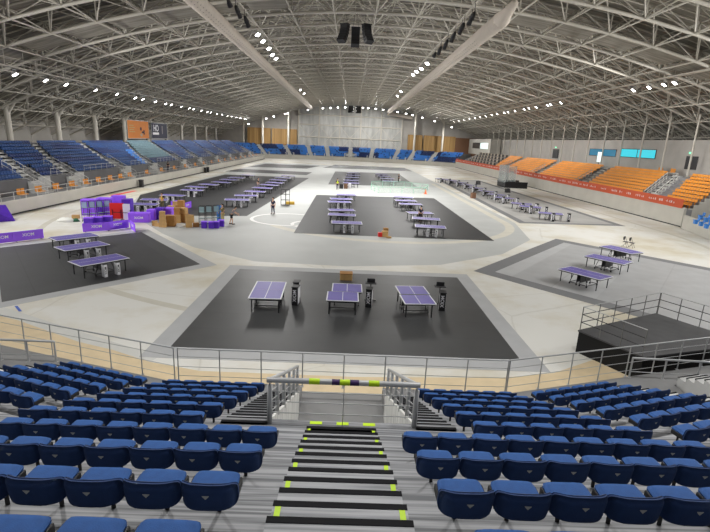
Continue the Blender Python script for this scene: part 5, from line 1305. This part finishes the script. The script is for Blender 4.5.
# ------------------------------------------------------------------ people
def skin_mesh(name, verts, edges, m_, parent, lv=1):
    me = bpy.data.meshes.new(name); me.from_pydata([v[0] for v in verts], edges, [])
    o = bpy.data.objects.new(name, me); COL.objects.link(o)
    md = o.modifiers.new('s', 'SKIN'); md.use_smooth_shade = True
    for i, v in enumerate(verts):
        r = v[1]; me.skin_vertices[0].data[i].radius = (r, r) if not isinstance(r, tuple) else r
        me.skin_vertices[0].data[i].use_root = (i == 0)
    sd = o.modifiers.new('d', 'SUBSURF'); sd.levels = lv; sd.render_levels = lv
    dg = bpy.context.evaluated_depsgraph_get(); ev = bpy.data.meshes.new_from_object(o.evaluated_get(dg))
    o.modifiers.clear(); o.data = ev; bpy.data.meshes.remove(me)
    ev.materials.clear(); ev.materials.append(M[m_]); o.parent = parent; o.name = name; return o
def person(label, loc, rz, shirt, trousers, lean=0.0, arms=None, shorts=False, vest=None, stride=0.0, h=1.72, hair='hair'):
    """faces +y; lean bends the trunk forward at the hip; arms: hand targets (x, y, z) for left and right in metres of a 1.72 m figure"""
    t = thing('person', label, 'person', loc, rz); t.scale = (h / 1.72,) * 3
    hip = Vector((0, 0, .92)); c, s_ = cos(lean), sin(lean)
    def up_(y, z, x=0): return Vector((x, hip.y + s_ * z + c * y, hip.z + c * z - s_ * y))
    chest = up_(0, .36); neck = up_(0, .54); hb = up_(.02, .62); head = up_(.035, .70); top_ = up_(.03, .78)
    V = [(hip, (.15, .10)), (up_(0, .18), (.135, .095)), (chest, (.16, .105)), (neck, .055), (hb, .06), (head, (.078, .095)), (top_, (.06, .075))]
    E = [(0, 1), (1, 2), (2, 3), (3, 4), (4, 5), (5, 6)]
    arms = arms or {-1: (-.24, .06, .80), 1: (.24, .06, .80)}
    tor = [(V[0][0], (.165, .115)), (V[1][0], (.15, .108)), (V[2][0], (.175, .12)), (up_(0, .49), (.10, .08))]; te = [(0, 1), (1, 2), (2, 3)]
    for sd in (-1, 1):
        sh_ = up_(0, .46, sd * .17); hand = Vector(arms[sd]); m = (sh_ + hand) / 2; el = m + Vector((sd * .05, -.09, -.02))
        i = len(V); V += [(sh_, .055), (el, .042), (hand, .028), (hand + (hand - el).normalized() * .07, (.038, .018))]; E += [(2, i), (i, i + 1), (i + 1, i + 2), (i + 2, i + 3)]
        d = (hand - el).normalized(); side = Vector((0, 1, 0)) - d * d.y; side.normalize()
        for f, (off, L_) in enumerate(((.03, .07), (.011, .08), (-.01, .075), (-.03, .06))):
            k = len(V); b = V[i + 3][0] + side * off * .8; V += [(b + d * L_ * .5, .009), (b + d * L_ * .9 + Vector((-sd * .02, 0, 0)), .007)]; E += [(i + 3, k), (k, k + 1)]
        k = len(V); V += [(hand + side * .04 + d * .03, .011), (hand + side * .055 + d * .075, .008)]; E += [(i + 2, k), (k, k + 1)]
        j = len(tor); tor += [(sh_, .068), (sh_.lerp(el, .75), .058)]; te += [(2, j), (j, j + 1)]
    leg_m = [(hip + Vector((0, 0, .03)), (.16, .115))]; le = []
    for sd in (-1, 1):
        f = stride * sd; hp = Vector((sd * .09, 0, .86)); kn = Vector((sd * .10, f * .5 + .02, .49)); an = Vector((sd * .10, f - .03, .08)); toe = Vector((sd * .115, f + .13, .035))
        i = len(V); V += [(hp, .088), (kn, .058), (an, .042), (toe, (.045, .028))]; E += [(0, i), (i, i + 1), (i + 1, i + 2), (i + 2, i + 3)]
        j = len(leg_m); leg_m += [(hp, .105), (hp.lerp(kn, .9) if shorts else kn, .082 if shorts else .075)]; le += [(0, j), (j, j + 1)]
        if not shorts: leg_m += [(kn.lerp(an, .95), .058)]; le += [(j + 1, j + 2)]
    b = skin_mesh('body', V, E, 'skin', t)
    skin_mesh('shirt', tor, te, shirt, t); skin_mesh('trousers', leg_m, le, trousers, t)
    if vest: skin_mesh('vest', [(q, (r[0] + .022, r[1] + .022) if isinstance(r, tuple) else r + .02) for q, r in tor[:4]], te[:3], vest, t)
    skin_mesh('hair', [(up_(-.015, .745), (.082, .098)), (up_(-.03, .80), (.06, .07)), (up_(-.06, .69), (.07, .06))], [(0, 1), (0, 2)], hair, t)
    # face: eyes, nose, mouth, ears
    mb = MB(); F = lambda x, y, z: up_(y, z, x)
    def blob(mb, c_, r): mb.bar(c_ - Vector((0, r, 0)), c_ + Vector((0, r, 0)), r, 6)
    for sd in (-1, 1): blob(mb, F(sd * .03, .128, .705), .008)
    blob(mb, F(0, .125, .655), .012); mb.build('eyes_and_mouth', 'dark_cloth', t)
    mb = MB(); blob(mb, F(0, .135, .68), .012)
    for sd in (-1, 1): mb.bar(F(sd * .078, .02, .69), F(sd * .095, .02, .69), .024, 6)
    mb.build('nose_and_ears', 'skin', t)
    for sd in (-1, 1):
        f = stride * sd; mb = MB(); mb.cbox(sd * .11 - .05, sd * .11 + .05, f - .09, f + .19, 0, .085, .025); mb.build('shoe', 'dark_cloth', t)
    return t
def gp(x, y, z=0): q = G(x, y, z); return (q.x, q.y, z)
person('person in navy standing alone on bare floor by the rolling rack', gp(273, 214), radians(160), 'navy', 'navy', stride=.07)
person('person in a grey shirt and dark shorts stooping beside the trolleys', gp(231.5, 224.3), radians(-75), 'grey_cloth', 'dark_cloth', lean=.55, arms={-1: (-.2, .62, .95), 1: (.2, .6, .9)}, shorts=True, stride=.12)
person('person in a dark top and khaki trousers next to the stooping person', gp(222.8, 222.8), radians(150), 'olive', 'khaki', arms={-1: (-.22, .3, .95), 1: (.22, .3, .95)})
person('person in a yellow-green vest standing behind the purple wrapped pallets', gp(162.6, 209.4), radians(170), 'dark_cloth', 'olive', vest='yellow', arms={-1: (-.2, .28, 1.0), 1: (.2, .28, 1.0)})
person('person in a lime safety vest beside the cases in the middle', gp(337.3, 189.4), radians(185), 'dark_cloth', 'navy', vest='hivis', stride=.05)
person('person in dark clothes at the second table of the right middle column', gp(420, 222.2), radians(20), 'navy', 'dark_cloth')
person('person in dark clothes among the inner column of the long left mat', gp(258.3, 189.3), radians(-120), 'dark_cloth', 'grey_cloth')
person('person in dark clothes on the mat behind the green mesh fence', gp(398.5, 182.4), radians(100), 'dark_cloth', 'dark_cloth')
d = at_x(168.5, 173.5, -33.6); person('person in dark clothes walking on the left walkway behind the boards', (-33.6, d.y, .85), radians(10), 'dark_cloth', 'navy', stride=.15)
